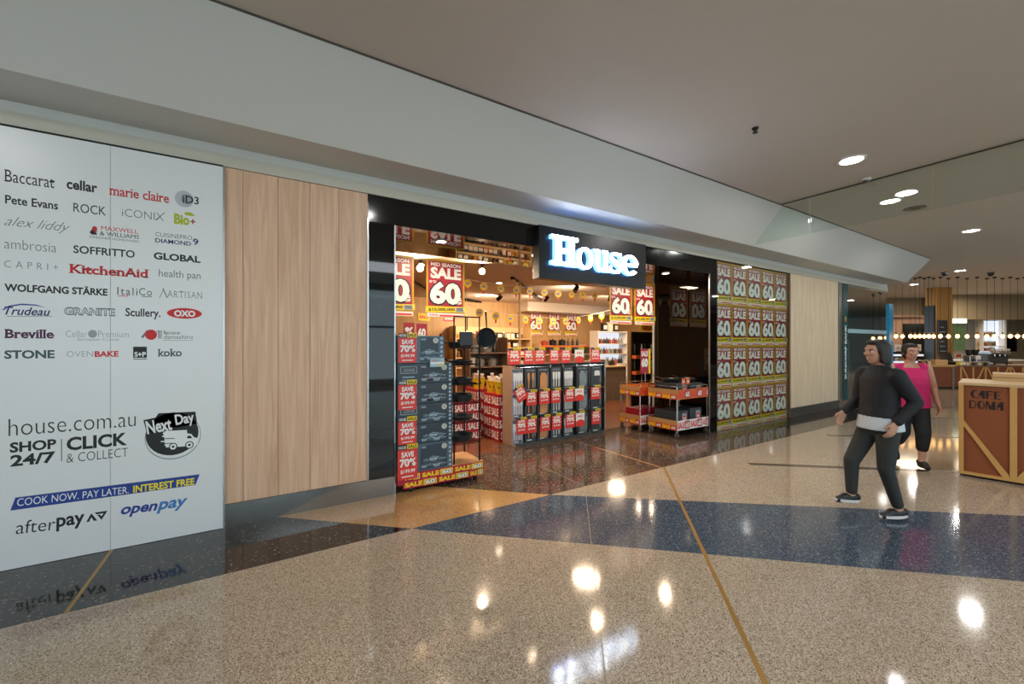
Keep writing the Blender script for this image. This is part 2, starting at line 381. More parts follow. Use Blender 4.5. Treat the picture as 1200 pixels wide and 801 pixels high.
MB().box(-.014, .014, -6.1, -.02, .622, .637, 'kick_dark').build('ceiling_channel', gb)

# ================================================================== ADVERTISING PANEL
ap = empty('advertising_panel', (-.29, -.034, 0), 'large glossy white advertising panel covered with brand names, left of the timber cladding', 'sign')
X = [-.29, -1.027, -1.764, -2.5, -3.24]
for i, (b, a) in enumerate(zip(X, X[1:])):
    MB().box(a+.29+.0012, b+.29-.0012, 0, .03, .004, 3.236, 'panel_white').build('sheet', ap)
MB().box(-.001, .012, -.006, .034, 0, 3.236, 'silver').build('edge_trim', ap)
AY = -.0345
def ax(px): return at_Y(px, 400, AY).x + .29
def az(px, py): return at_Y(px, py, AY).z
def logo(items, name='logo'):
    k = Ink()
    for it in items:
        kind = it[0]
        if kind == 't':
            _, s, x0, x1, yc, h, mat, kw = it
            xm = (x0+x1)/2; za, zb = az(xm, yc+h/2), az(xm, yc-h/2)
            k.text(s, ax(x0), ax(x1), za, zb, mat, **kw)
        elif kind == 'o':
            _, x, y, rx, ry, mat, lay = it
            k.oval(ax(x), az(x, y), abs(ax(x+rx)-ax(x-rx))/2, abs(az(x, y-ry)-az(x, y+ry))/2, mat, lay, 32)
        elif kind == 'p':
            _, pts, mat, lay = it; k.poly([(ax(x), az(x, y)) for x, y in pts], mat, lay)
        elif kind == 'l':
            _, p, q, w, mat, lay = it; k.line((ax(p[0]), az(*p)), (ax(q[0]), az(*q)), w, mat, lay)
    return k.done(name, ap, (0, -.0005, 0))
L1 = -.0006; L2 = -.0012; L3 = -.0018; L4 = -.0024
B = dict(bold=.02); BB = dict(bold=.035); SB = dict(bold=.02, slab=.05); TH = dict(bold=-.012)
logo([('t', 'Baccarat', 5, 64, 209.5, 14, 'ink', dict(slab=.05))])
logo([('t', 'cellar', 78, 114, 217.5, 12, 'ink', dict(bold=.03))])
logo([('t', 'marie claire', 128, 198, 227.5, 11, 'ink_red', dict(bold=.016, slab=.05))])
logo([('o', 216, 233, 11, 9.6, 'box_ring', 0), ('o', 218.5, 233.5, 6.5, 6, 'ink_lightgrey', L1), ('t', 'iD3', 214, 233, 234, 9, 'ink', dict(y=L2, bold=.015))])
logo([('t', 'Pete Evans', 6, 68, 237, 10, 'ink', B)]); logo([('t', 'ROCK', 86, 124, 245, 10.5, 'ink', {})])
logo([('t', 'iCONIX', 143, 192, 251.5, 9, 'ink_grey', dict(bold=-.01)), ('l', (182, 258), (193, 249), .006, 'ink_grey', L1)])
logo([('t', 'Bio', 204, 222, 257, 12.5, 'ink_lime', dict(bold=.05)), ('t', '+', 223, 229, 259.5, 6, 'sale_magenta', B),
      ('p', [(215, 250), (219, 248.3), (224, 249), (229, 252.6), (223, 253), (218, 252)], 'ink_lime', 0)])
logo([('t', 'alex liddy', 5, 82, 264, 14, 'ink_grey', dict(shear=.55, bold=-.012))])
logo([('t', 'MAXWELL', 118, 162, 269.2, 4.6, 'ink_red', dict(slab=.05)), ('t', '& WILLIAMS', 117, 163, 275.4, 4.6, 'ink', dict(slab=.05)), ('t', 'DESIGNER HOMEWARES', 105, 163, 280, 2.6, 'ink_grey', {}),
      ('o', 111, 268, 3, 3.2, 'ink_red', 0), ('p', [(105, 272), (108, 268), (112, 271), (114, 275), (107, 274.5)], 'ink', 0), ('o', 112, 271, 1.6, 1.8, 'ink_red', L1)])
logo([('t', 'CUISINEPRO', 182, 225, 276.4, 5, 'ink_grey', {}), ('t', 'DIAMOND', 182, 224, 283.4, 5, 'ink_navy', B), ('t', '9', 226, 232.5, 283.2, 7.5, 'ink_navy', B)])
logo([('t', 'ambrosia', 5, 66, 287.5, 11.5, 'ink_grey', TH)]); logo([('t', 'SOFFRITTO', 86, 158, 294.7, 9, 'ink', B)]); logo([('t', 'GLOBAL', 180, 235, 301.7, 8.2, 'ink', BB)])
logo([('t', 'CAPRI+', 5, 68, 311, 8, 'ink_grey', dict(spacing=1.7, bold=-.012))])
logo([('t', 'KitchenAid', 81, 174, 317.5, 10.5, 'ink_red', dict(bold=.028, slab=.05))]); logo([('t', 'health pan', 186, 235, 322.5, 11, 'ink_grey', {})])
logo([('t', 'WOLFGANG STÄRKE', 5, 126, 338.5, 10.5, 'ink', BB)])
logo([('t', 'Itali', 137.5, 161, 341.2, 9, 'ink', dict(spacing=1.3)), ('t', 'Co', 163, 178, 341.8, 8.6, 'ink_green', dict(spacing=1.2)),
      ('l', (138, 346.6), (150, 346.8), .006, 'ink_red', 0), ('l', (166, 347.2), (178, 347.3), .006, 'ink_green', 0)])
logo([('t', 'ARTISAN', 196, 237, 345, 7.5, 'ink_grey', dict(slab=.04, spacing=1.2, bold=-.01)), ('l', (187, 349), (192, 337.5), .004, 'ink_grey', 0), ('l', (191, 338), (196, 349), .007, 'ink_grey', 0)])
logo([('t', 'Trudeau', 5, 59, 364.5, 9.5, 'ink_navy', dict(shear=.3, bold=.015)), ('p', [(2, 363), (10, 358), (25, 355.6), (42, 356.6), (54, 360.5), (42, 358), (25, 357.2), (10, 359.6), (5, 363)], 'ink_blue', L1),
      ('l', (8, 370.4), (61, 370.2), .004, 'ink_grey', 0)])
logo([('t', 'GRANITE', 75, 135, 365, 9.5, 'ink_grey', dict(bold=.06)), ('t', 'GRANITE', 76, 134, 365, 6.5, 'panel_white', dict(bold=-.005, y=L1))])
logo([('t', 'Scullery.', 147, 188, 367.5, 12.5, 'ink', dict(bold=.02))])
logo([('o', 216.5, 367, 20.5, 6.2, 'ink_red', 0), ('t', 'OXO', 204, 229, 367.2, 7.5, 'ink_white', dict(bold=.05, y=L1))])
logo([('t', 'Breville', 5, 64, 391, 10.5, 'ink_purple', dict(bold=.028, slab=.05))])
logo([('t', 'Cellar', 77, 102, 391, 7.5, 'ink_lightgrey', TH), ('o', 108.5, 391, 5.2, 4.6, 'ink_lightgrey', 0), ('t', 'Premium', 115, 151, 391.3, 7.2, 'ink_lightgrey', TH), ('t', 'European Crystal', 91, 139, 397.8, 4, 'ink_lightgrey', {})])
logo([('o', 177, 392, 7, 6, 'ink_red', L1), ('p', [(165, 395), (172, 386.5), (174, 387), (168, 396)], 'ink_grey', 0), ('l', (186, 387), (186.4, 396.5), .008, 'ink_grey', 0), ('l', (183, 388), (189, 388), .005, 'ink_grey', 0), ('l', (189, 387), (188.6, 396.5), .006, 'ink_grey', 0),
      ('t', 'Baccarat', 192, 211, 389.5, 4, 'ink', {}), ('t', 'damashiro', 192, 226, 394.5, 5, 'ink_grey', {}), ('l', (191, 398.5), (226, 398.8), .003, 'ink_grey', 0)])
logo([('t', 'STONE', 5, 64, 415, 10, 'ink_teal', BB)])
logo([('t', 'OVEN', 78, 109, 414.5, 6.6, 'ink_lightgrey', TH), ('t', 'BAKE', 111, 139, 414.5, 6.8, 'ink_red', BB)])
logo([('p', [(156, 406), (172, 406), (172, 419), (156, 419)], 'ink', 0), ('t', 'S+P', 157.5, 171, 415, 6, 'ink_white', dict(bold=.03, y=L1)), ('l', (156, 420.6), (172, 420.6), .006, 'ink', 0)])
logo([('t', 'koko', 185, 213, 413, 9, 'ink_teal', dict(slab=.04, bold=.02))])
logo([('t', 'house.com.au', 10, 159, 495.5, 19, 'ink', TH)], 'lettering')
logo([('t', 'SHOP', 11.5, 66, 522.0, 12, 'ink', BB), ('t', '24/7', 12, 65, 537.5, 13.5, 'ink', BB), ('l', (72, 514), (72.2, 540), .006, 'ink_grey', 0),
      ('t', 'CLICK', 78, 149, 517, 15.5, 'ink', BB), ('t', '& COLLECT', 78, 150, 533, 10.5, 'ink', TH)], 'lettering')
logo([('o', 203.5, 511, 33, 27, 'ink_lightgrey', 0), ('o', 203.5, 510.5, 32, 26, 'panel_white', L1), ('o', 202.5, 508, 31, 25, 'ink', L2),
      ('p', [(168, 492), (182, 489), (186, 484), (229, 482), (231, 496), (172, 507)], 'ink', L2),
      ('t', 'Next', 171.5, 201, 498.5, 15.5, 'ink_white', dict(bold=.025, y=L3, rot=R(7))), ('t', 'Day', 205.5, 227.5, 491.8, 16, 'ink_white', dict(bold=.025, y=L3, rot=R(7))),
      ('p', [(191, 507), (194, 504.6), (219, 503.4), (219.6, 507.6), (224, 508), (227.5, 512), (231.5, 513), (232, 520), (229, 522), (195, 524), (193, 521), (193, 515)], 'ink_white', L3),
      ('l', (190, 511), (207, 510.4), .009, 'ink_white', L4), ('l', (188.5, 517), (203, 516.4), .009, 'ink_white', L4), ('l', (193, 513.6), (205, 513.3), .006, 'ink', L4), ('l', (193, 519.5), (203, 519), .006, 'ink', L4),
      ('p', [(219.6, 510.5), (223, 510), (225.6, 513), (219.4, 513.4)], 'ink', L4),
      ('o', 203, 523, 5, 4.4, 'ink', L4), ('o', 203, 523, 3.8, 3.4, 'ink_white', L4*1.2), ('o', 203, 523, 1.6, 1.4, 'ink', L4*1.4),
      ('o', 222, 521, 5, 4.4, 'ink', L4), ('o', 222, 521, 3.8, 3.4, 'ink_white', L4*1.2), ('o', 222, 521, 1.6, 1.4, 'ink', L4*1.4)], 'logo')
bp = lambda x, y: (ax(x), az(x, y))
k = Ink().poly([bp(12, 598), bp(18, 582.7), bp(234, 555.4), bp(229, 568)], 'ink_blue')
def slant(k, s, p, q, hpx, mat, **kw):    # text along a line on the panel
    a, b = bp(*p), bp(*q); xm = (p[0]+q[0])/2; h = abs(az(xm, 0)-az(xm, hpx)); m = (a[1]+b[1])/2
    k.text(s, a[0], b[0], m-h/2, m+h/2, mat, rot=math.atan2(b[1]-a[1], b[0]-a[0]), **kw)
slant(k, 'COOK NOW. PAY LATER.', (20, 588.5), (151, 573.5), 8.5, 'ink_white', y=L1)
slant(k, 'INTEREST FREE', (156, 573), (228, 563.5), 8.5, 'ink_yellow', y=L1, bold=.03)
k.done('banner', ap, (0, -.0005, 0))
k = Ink(); slant(k, 'after', (19, 618), (65, 613), 15, 'ink', bold=-.005); slant(k, 'pay', (66, 614.5), (99, 609.5), 16, 'ink', bold=.025)
k.poly([bp(101, 611.5), bp(107, 601), bp(114, 609.5), bp(110, 610), bp(107, 605.8), bp(104.5, 611)], 'ink')
k.poly([bp(111, 600.3), bp(126, 598), bp(119, 608.8), bp(114, 603), bp(117, 602.6), bp(119, 604.5), bp(121.5, 601), bp(113, 602.4)], 'ink'); k.done('logo', ap, (0, -.0005, 0))
k = Ink(); slant(k, 'open', (141.6, 600.3), (184.5, 595.3), 12.5, 'ink_blue', bold=.03, shear=.25); slant(k, 'pay', (183.5, 595), (220, 589.5), 13.5, 'ink_sky', bold=.03, shear=.25); k.done('logo', ap, (0, -.0005, 0))

# ================================================================== ILLUMINATED SHOP SIGN
sg = empty('shop_sign', (3.1, 0, 2.52), 'black box sign with glowing white slab letters projecting over the shop entrance', 'sign')
SX = 2.07
MB().box(0, SX, -.15, -.001, 0, .70, 'sign_black').build('sign_box', sg, bevel=.004)
pm('letter_face', '#ffffff', .4, emit=(.86, .94, 1.0), es=8); pm('letter_side', '#3aa0e8', .4, emit=(.10, .42, 1.0), es=3.2)
def ring(cx, cz, rx, rz, tx, tz, a0=0, a1=360, n=36):      # bowl of a letter: heavy at the sides (tx), thin at top and bottom (tz)
    out = []
    for i in range(n+1):
        t_ = R(a0+(a1-a0)*i/n); out.append(((cx+rx*math.cos(t_), cz+rz*math.sin(t_)), (cx+(rx-tx)*math.cos(t_), cz+(rz-tz)*math.sin(t_))))
    return out
def stroke(pts, w):
    out = []
    for i, p in enumerate(pts):
        a, b = Vector(pts[max(0, i-1)]), Vector(pts[min(len(pts)-1, i+1)]); d = (b-a).normalized(); n = Vector((-d.y, d.x))*(w[i] if isinstance(w, list) else w)/2
        out.append(((p[0]+n.x, p[1]+n.y), (p[0]-n.x, p[1]-n.y)))
    return out
def bar(x0, x1, z0, z1): return [((x0, z0), (x0, z1)), ((x1, z0), (x1, z1))]
def glyph(ch):      # strips of (edge, edge) pairs in a unit box
    if ch == 'H': return [bar(.14, .38, 0, 1), bar(.62, .86, 0, 1), bar(.3, .7, .42, .58), bar(0, .5, 0, .13), bar(.0, .5, .87, 1), bar(.52, 1, 0, .13), bar(.52, 1, .87, 1)]
    if ch == 'o': return [ring(.5, .5, .5, .5, .26, .13)]
    if ch == 'u': return [bar(.1, .36, .3, 1), bar(-.04, .36, .88, 1), bar(.62, .88, .1, 1), bar(.5, .88, .88, 1), bar(.62, 1.02, 0, .13), ring(.45, .34, .35, .36, .24, .15, 180, 330)]
    if ch == 's': return [stroke([(.90, .74), (.80, .88), (.52, .945), (.24, .88), (.16, .72), (.30, .585), (.54, .50), (.78, .40), (.85, .25), (.74, .11), (.48, .055), (.20, .11), (.09, .27)], [.10, .13, .12, .18, .24, .27, .28, .27, .24, .18, .12, .13, .10]), bar(.80, .92, .66, .98), bar(.08, .20, .02, .34)]
    if ch == 'e': return [ring(.5, .5, .5, .5, .27, .13, 8, 322), bar(.2, .93, .44, .57)]
def letter(ch, x0, x1, z0, z1):
    mb = MB(); f = lambda p: (x0+p[0]*(x1-x0), z0+p[1]*(z1-z0)); yb, yf = .0, -.055
    for st in glyph(ch):
        q = [(f(a), f(b)) for a, b in st]; n = len(q)
        closed = len(q) > 10 and (Vector(q[0][0])-Vector(q[-1][0])).length < 1e-4
        vs = []
        for a, b in q: vs += [(a[0], yf, a[1]), (b[0], yf, b[1]), (a[0], yb, a[1]), (b[0], yb, b[1])]
        mb.add(vs, [(4*i, 4*i+1, 4*i+5, 4*i+4) for i in range(n-1)], 'letter_face')
        k_ = MB().add(vs, [(4*i, 4*i+4, 4*i+6, 4*i+2) for i in range(n-1)]+[(4*i+1, 4*i+3, 4*i+7, 4*i+5) for i in range(n-1)]+([] if closed else [(0, 2, 3, 1), (4*n-4, 4*n-3, 4*n-1, 4*n-2)]), 'letter_side')
        mb.add(k_.v, k_.f, 'letter_side')
    return mb.build('letter', sg, (0, -.156, 0))
def sx(px, py): v = at_Y(px, py, -.215); return v.x-3.1, v.z-2.52
for ch, (xa, ya), (xb, yb) in (('H', (646.5, 311), (678, 276.5)), ('o', (676, 315.5), (696, 289.5)), ('u', (696.5, 318), (715, 293)), ('s', (714, 320), (730, 295.5)), ('e', (729, 322.5), (748.5, 298.5))):
    xm = (xa+xb)/2; letter(ch, sx(xa, ya)[0], sx(xb, yb)[0], sx(xm, ya)[1], sx(xm, yb)[1])

# ================================================================== SALE POSTERS
def sale_poster(loc, label, number='60', group=None, small=False):
    r = empty('sale_poster', loc, label, 'poster', group)
    MB().box(-.297, .297, 0, .005, 0, .841, 'sale_olive').build('board', r)
    k = Ink().rect(-.272, .272, .17, .812, 'sale_red', -.001); k.done('red_panel', r)
    k = Ink()
    k.text('MID SEASON', -.23, .23, .742, .795, 'sale_white', -.002, bold=.03)
    k.text('SALE', -.235, .24, .565, .728, 'sale_white', -.002, bold=.05)
    k.text('UP TO', -.255, -.15, .497, .535, 'sale_white', -.002, bold=.03)
    k.text(number, -.268, .258, .174, .548, 'black', -.002, bold=.085)
    k.text(number, -.244, .234, .198, .524, 'sale_white', -.003, bold=.05)
    k.text('%', .17, .25, .255, .305, 'sale_white', -.004, bold=.05); k.text('OFF', .17, .25, .205, .245, 'sale_white', -.004, bold=.05)
    k.done('lettering', r)
    k = Ink().poly([(-.31, .075), (.31, .095), (.31, .175), (-.31, .155)], 'sale_yellow', -.006)
    k.text('$10,000,000', -.27, .14, .095, .145, 'ink', -.007, bold=.03, rot=R(1.8)); k.poly([(.16, .092), (.285, .1), (.27, .168), (.15, .155)], 'ink_lightgrey', -.007); k.text('STOCK', .17, .265, .112, .15, 'ink', -.008, bold=.03)
    k.done('banner', r)
    k = Ink().rect(-.285, .285, .012, .07, 'sale_white', -.001).rect(-.1, .27, .02, .045, 'tag_red', -.002); k.text('STOREWIDE', -.26, -.12, .025, .055, 'tag_red', -.002, bold=.02); k.done('footer', r)
    return r
def cords(o, y=1.05):
    MB().tube((-.2, 0, .84), (-.2, 0, .93), .002, 'ink_lightgrey', n=5).tube((.2, 0, .84), (.2, 0, .93), .002, 'ink_lightgrey', n=5).build('hanging_cords', o)
HZ = 2.03
p0 = sale_poster((1.515, 1.05, HZ), 'hanging red sale poster half hidden behind the left portal pillar', group=None)
h1 = dup(p0, (2.29, 1.05, HZ), 'hanging red sale poster above the pan rack near the left pillar')
h2 = dup(p0, (5.89, 1.05, HZ), 'hanging red sale poster just right of the glowing sign, nearer the sign')
h3 = dup(p0, (6.57, 1.05, HZ), 'hanging red sale poster beside the edge of the black return wall')
rown = ['top row', 'second row from the top', 'third row from the top', 'bottom row']; coln = ['first', 'second', 'third', 'fourth', 'fifth']
for i in range(4):
    for j in range(5):
        dup(p0, (7.64+.551*j, .045, 3.235-.808*(i+1)), 'sale poster on the poster wall, %s column from the entrance, %s' % (coln[j], rown[i]), group='sale posters covering the shop window', scale=(.91, 1, .955))
MB_ = MB().box(7.345, 10.14, .054, .06, .01, 3.25, 'sale_orange'); struct(MB_.build('wall_poster_backing'))
wn = struct(MB().box(7.33, 7.345, 0, .06, 0, 3.25, 'black').box(10.14, 10.17, -.004, .06, 0, 3.25, 'brown_wood').box(7.345, 10.14, 0, .06, 3.24, 3.25, 'black').build('window_20'))
MB().box(7.345, 10.14, .008, .014, .002, 3.24, 'pane').build('window_pane', wn)
for j, (x, num) in enumerate(((8.2, '60'), (9.0, '60'), (9.8, '70'))):
    dup(p0, (x, 7.17, 1.96), 'sale poster on the shop\'s back wall, %s of three' % ['leftmost', 'middle', 'rightmost'][j], group='sale posters on the back wall')
for h in (p0, h1, h2, h3): cords(h)

# ================================================================== LAMPS
pm('lamp_glow', '#ffffff', .5, emit=(1, .95, .86), es=26); pm('warm_glow', '#ffffff', .5, emit=(1, .80, .55), es=30); pm('bulb_glow', '#ffd9a0', .3, emit=(1, .50, .15), es=6)
def downlight(name, loc, r, label, glow, power, col, group, cat='ceiling light'):
    o = empty(name, loc, label, cat, group)
    MB().lathe([(r*1.22, 0), (r*1.2, -.012), (r*.98, -.014), (r*.95, 0)], 'sale_white', 24).build('trim_ring', o, smooth=True)
    MB().lathe([(r*.95, -.002), (r*.9, -.006), (.0001, -.007)], glow, 24).build('diffuser', o)
    if power: area(name+'_light', (loc[0], loc[1], loc[2]-.03), power, r*2, col)
    return o
G = 'round downlights in the mall ceiling'
for i, (x, y, lab) in enumerate([(6.51, -2.33, 'brightest round mall downlight, nearest to the camera'), (8.93, -2.05, 'round mall downlight seen through the glass smoke baffle'),
        (12.71, -2.31, 'round mall downlight beyond the baffle, over the open walkway'), (19.3, -.95, 'round mall downlight above the cafe pendants'), (22.2, .85, 'small far round downlight left of the cafe column'),
        (-2.6, -2.8, None), (1.6, -3.2, None), (4.0, -6.6, None), (-1.5, -6.8, None), (9.5, -6.6, None), (15.5, -6.6, None), (19, -7.2, None), (23, -6.5, None), (27, -4.5, None), (12.5, -4.6, None)]):
    if lab: downlight('ceiling_downlight', (x, y, 4.04), .125, lab, 'lamp_glow', MALL_LAMP, MALL_COL, G)
    else: area('hall_fill', (x, y, 4.0), MALL_LAMP, .3, MALL_COL)  # unlabelled entries: fill lights added out of view to brighten the hall
for px, py, z, lab in [(517, 282, 2.96, 'first recessed downlight in the black portal soffit, above the pan rack'), (628, 772, -2.96, 'second recessed downlight in the black portal soffit, behind the sign edge'),
                  (700, 730, -2.96, 'third recessed downlight in the black portal soffit, behind the sign'), (780, 697, -2.96, 'fourth recessed downlight in the black portal soffit, near the return wall')]:
    p = at_Z(px, py, z); downlight('portal_downlight', (p.x, p.y, 2.958), .06, lab, 'warm_glow', 14, SHOP_COL, 'downlights of the entrance portal')
def spot(px, py, lab, power, aim=(-.3, -.6, -.75)):
    p = at_Z(px, py, 2.86); o = empty('track_spotlight', (p.x, p.y, 3.04), lab, 'spotlight', 'track spotlights inside the shop')
    a = Vector(aim).normalized(); c = Vector((0, 0, -.11))
    MB().tube((0, 0, 0), (0, 0, -.07), .012, 'black_metal').tube((0, 0, 0), (0, 0, -.02), .04, 'black_metal').build('stem', o)
    MB().tube(c-a*.09, c+a*.07, .05, 'black_metal', .06, 14).build('lamp_head', o, smooth=True)
    MB().tube(c+a*.071, c+a*.073, .052, 'warm_glow', n=14).build('lens', o)
    if power:
        q = Vector((p.x, p.y, 3.04))+c+a*.1
        area('spot_light', q, power, .12, SHOP_COL, rot=(Vector((0, 0, -1)).rotation_difference(a)).to_euler(), spread=170)
spot(565, 322, 'bright shop spotlight left of the sign, shining at the camera', SHOP_LAMP, (-.45, -.8, -.25))
spot(493, 318, 'shop spotlight between the two left hanging posters', SHOP_LAMP, (-.4, -.7, -.4))
spot(640, 353, 'shop spotlight at the end of the black diagonal track', SHOP_LAMP, (-.2, .7, -.6))
spot(675, 342, 'shop spotlight under the sign, aimed at the back wall', SHOP_LAMP, (.3, .8, -.5))
spot(715, 352, 'shop spotlight behind the two right hanging posters', SHOP_LAMP, (.3, .5, -.6))
spot(585, 352, 'small black shop spotlight over the jar shelves', SHOP_LAMP, (-.3, .8, -.5))
for x, y in ((2.2, 2.0), (5.5, 1.6), (9.3, 3.3), (6.5, 5.2), (9.8, 4.9)): area('shop_fill', (x, y, 3.0), SHOP_LAMP, .5, SHOP_COL)  # soft fill lights added under the shop ceiling, no fittings of their own
for (a, b), lab in ((((600, 325), (634, 351)), 'black diagonal lighting track on the shop ceiling beside the sign'), (((480, 327), (505, 342)), 'black lighting track on the shop ceiling left of the large hanging poster'), (((545, 350), (566, 354)), 'short black lighting track far back on the shop ceiling')):
    p, q = at_Z(*a, 3.02), at_Z(*b, 3.02); d = q-p
    tag(MB().box(0, d.length, -.035, .035, 0, .055, 'black_metal').build('lighting_track', None, (p.x, p.y, 2.98), math.atan2(d.y, d.x)), lab, 'light track', 'lighting tracks of the shop')
for px, py, lab in ((585, 331, 'flush round lamp in the shop ceiling, near the spotlight'), (560, 346, 'flush round lamp in the shop ceiling, farther back')):
    p = at_Z(px, py, 3.04); downlight('shop_downlight', (p.x, p.y, 3.039), .07, lab, 'warm_glow', 0, SHOP_COL, 'flush lamps in the shop ceiling')
# small ceiling fittings
p = at_Z(885, 154, 4.0); o = empty('sprinkler_head', (p.x, p.y, 4.04), 'tiny dark sprinkler head in the empty middle of the mall ceiling', 'sprinkler')
MB().lathe([(.035, 0), (.03, -.02), (.012, -.025), (.012, -.05)], 'black', 12).build('body', o, smooth=True); MB().lathe([(.028, -.055), (.028, -.05), (.004, -.048)], 'black', 12).build('deflector', o)
p = at_Z(1015, 210, 4.03); o = empty('smoke_detector', (p.x, p.y, 4.04), 'small smoke detector on the ceiling in front of the glass baffle', 'detector')
MB().lathe([(.06, 0), (.06, -.02), (.05, -.03)], 'sale_white', 16).build('base', o, smooth=True); MB().lathe([(.042, -.03), (.03, -.055), (.0001, -.06)], 'kick_dark', 16).build('sensor', o, smooth=True)
p = at_Z(1072, 244, 4.035); o = empty('ceiling_speaker', (p.x, p.y, 4.04), 'round dark ceiling speaker seen through the glass baffle', 'speaker')
MB().lathe([(.15, 0), (.15, -.01), (.135, -.013)], 'kick_dark', 24).build('rim', o, smooth=True); MB().lathe([(.134, -.012), (.0001, -.014)], 'black', 24).build('grille', o)
for px, py, lab in ((1107, 333, 'black dome camera on the ceiling over the cafe column'), (1161, 331, 'black dome camera on the ceiling over the cafe counter'), (1050, 337, 'black dome camera at the ceiling corner above the bank')):
    p = at_D(px, py, 13.5); p.z = 4.04; o = empty('dome_camera', p, lab, 'camera', 'dome cameras on the mall ceiling')
    MB().lathe([(.09, 0), (.09, -.05), (.08, -.06)], 'kick_dark', 14).build('housing', o, smooth=True); MB().lathe([(.075, -.06), (.06, -.11), (.0001, -.135)], 'black_gloss', 14).build('dome', o, smooth=True)

# ================================================================== LEFT DISPLAY: trolley, boxes, cards, pan rack
pm('box_navy', '#35434f', .35, spec=.4); pm('box_pale', '#4d6474', .35); pm('print_steel', '#9fb6c4', .4); pm('print_dark', '#2a3640', .4); pm('print_maroon', '#43202c', .4); pm('badge', '#c9cdbb', .4); pm('pan_blue', '#1a262c', .35, spec=.6); pm('pan_black', '#121516', .35); pm('label_blue', '#9fc3cf', .4)
def sale_strip(name, parent, x0, x1, z0, z1, y, base, rows=1, start=0, n=5, loc=(0, 0, 0), a='sale_yellow', bcol='sale_yellow', num='ink_lightgrey'):
    k = Ink().rect(x0, x1, z0, z1, base, y); h = (z1-z0)/rows; w = (x1-x0)/n
    for r in range(rows):
        off = (-.5*w if (r+start) % 2 else 0)
        for i in range(int(n)+2):
            a0, a1 = x0+off+i*w, x0+off+(i+1)*w; a0, a1 = max(a0, x0), min(a1, x1)
            if a1-a0 < .45*w: continue
            zb, zt = z0+r*h+h*.1, z0+(r+1)*h-h*.1; mid = a0+(a1-a0)*.58
            k.text('SALE', a0+w*.04, mid-w*.03, zb+h*.08, zt-h*.08, a, y-.001, bold=.05)
            k.rect(mid, a1-w*.03, zb, zt, bcol, y-.001); k.text('60', mid+w*.03, a1-w*.06, zb+h*.06, zt-h*.06, 'ink_teal' if num == 'ink_lightgrey' else 'sale_magenta', y-.002, bold=.1); k.text('60', mid+w*.05, a1-w*.08, zb+h*.11, zt-h*.11, 'sale_white', y-.003, bold=.04)
    return k.done(name, parent, loc)
TX, TY = 1.268, -.06
t = empty('display_trolley', (TX, TY, 0), 'low wheeled display base with red and yellow sale strip, left of the entrance', 'trolley')
MB().box(0, 1.06, .0, .55, .10, .20, 'sale_magenta').build('base_frame', t)
sale_strip('sale_strip', t, .06, 1.06, .05, .213, -.003, 'sale_magenta', 2, 0, 2.5)
MB().box(.06, 1.06, .0, .012, .05, .213, 'sale_magenta').build('front_board', t)
MB().box(.0, 1.06, .014, .54, .20, .2145, 'wood_warm').build('shelf_board', t)
def caster(name, parent, x, y, r, ztop, mat='black'):
    f = MB().box(x-.022, x-.018, y-.015, y+.02, r*.6, ztop, 'chrome').box(x+.018, x+.022, y-.015, y+.02, r*.6, ztop, 'chrome').box(x-.022, x+.022, y-.02, y+.025, ztop-.01, ztop, 'chrome').build(name, parent)
    MB().tube((x-.014, y, r), (x+.014, y, r), r, mat, n=16).build('wheel', f)
for x in (.16, .96):
    for y in (.04, .5): caster('caster', t, x, y, .035, .10)
bx_lv = [.2155, .525, .753, .981, 1.209, 1.437]; BH = [.3085, .227, .227, .227, .227, .31]
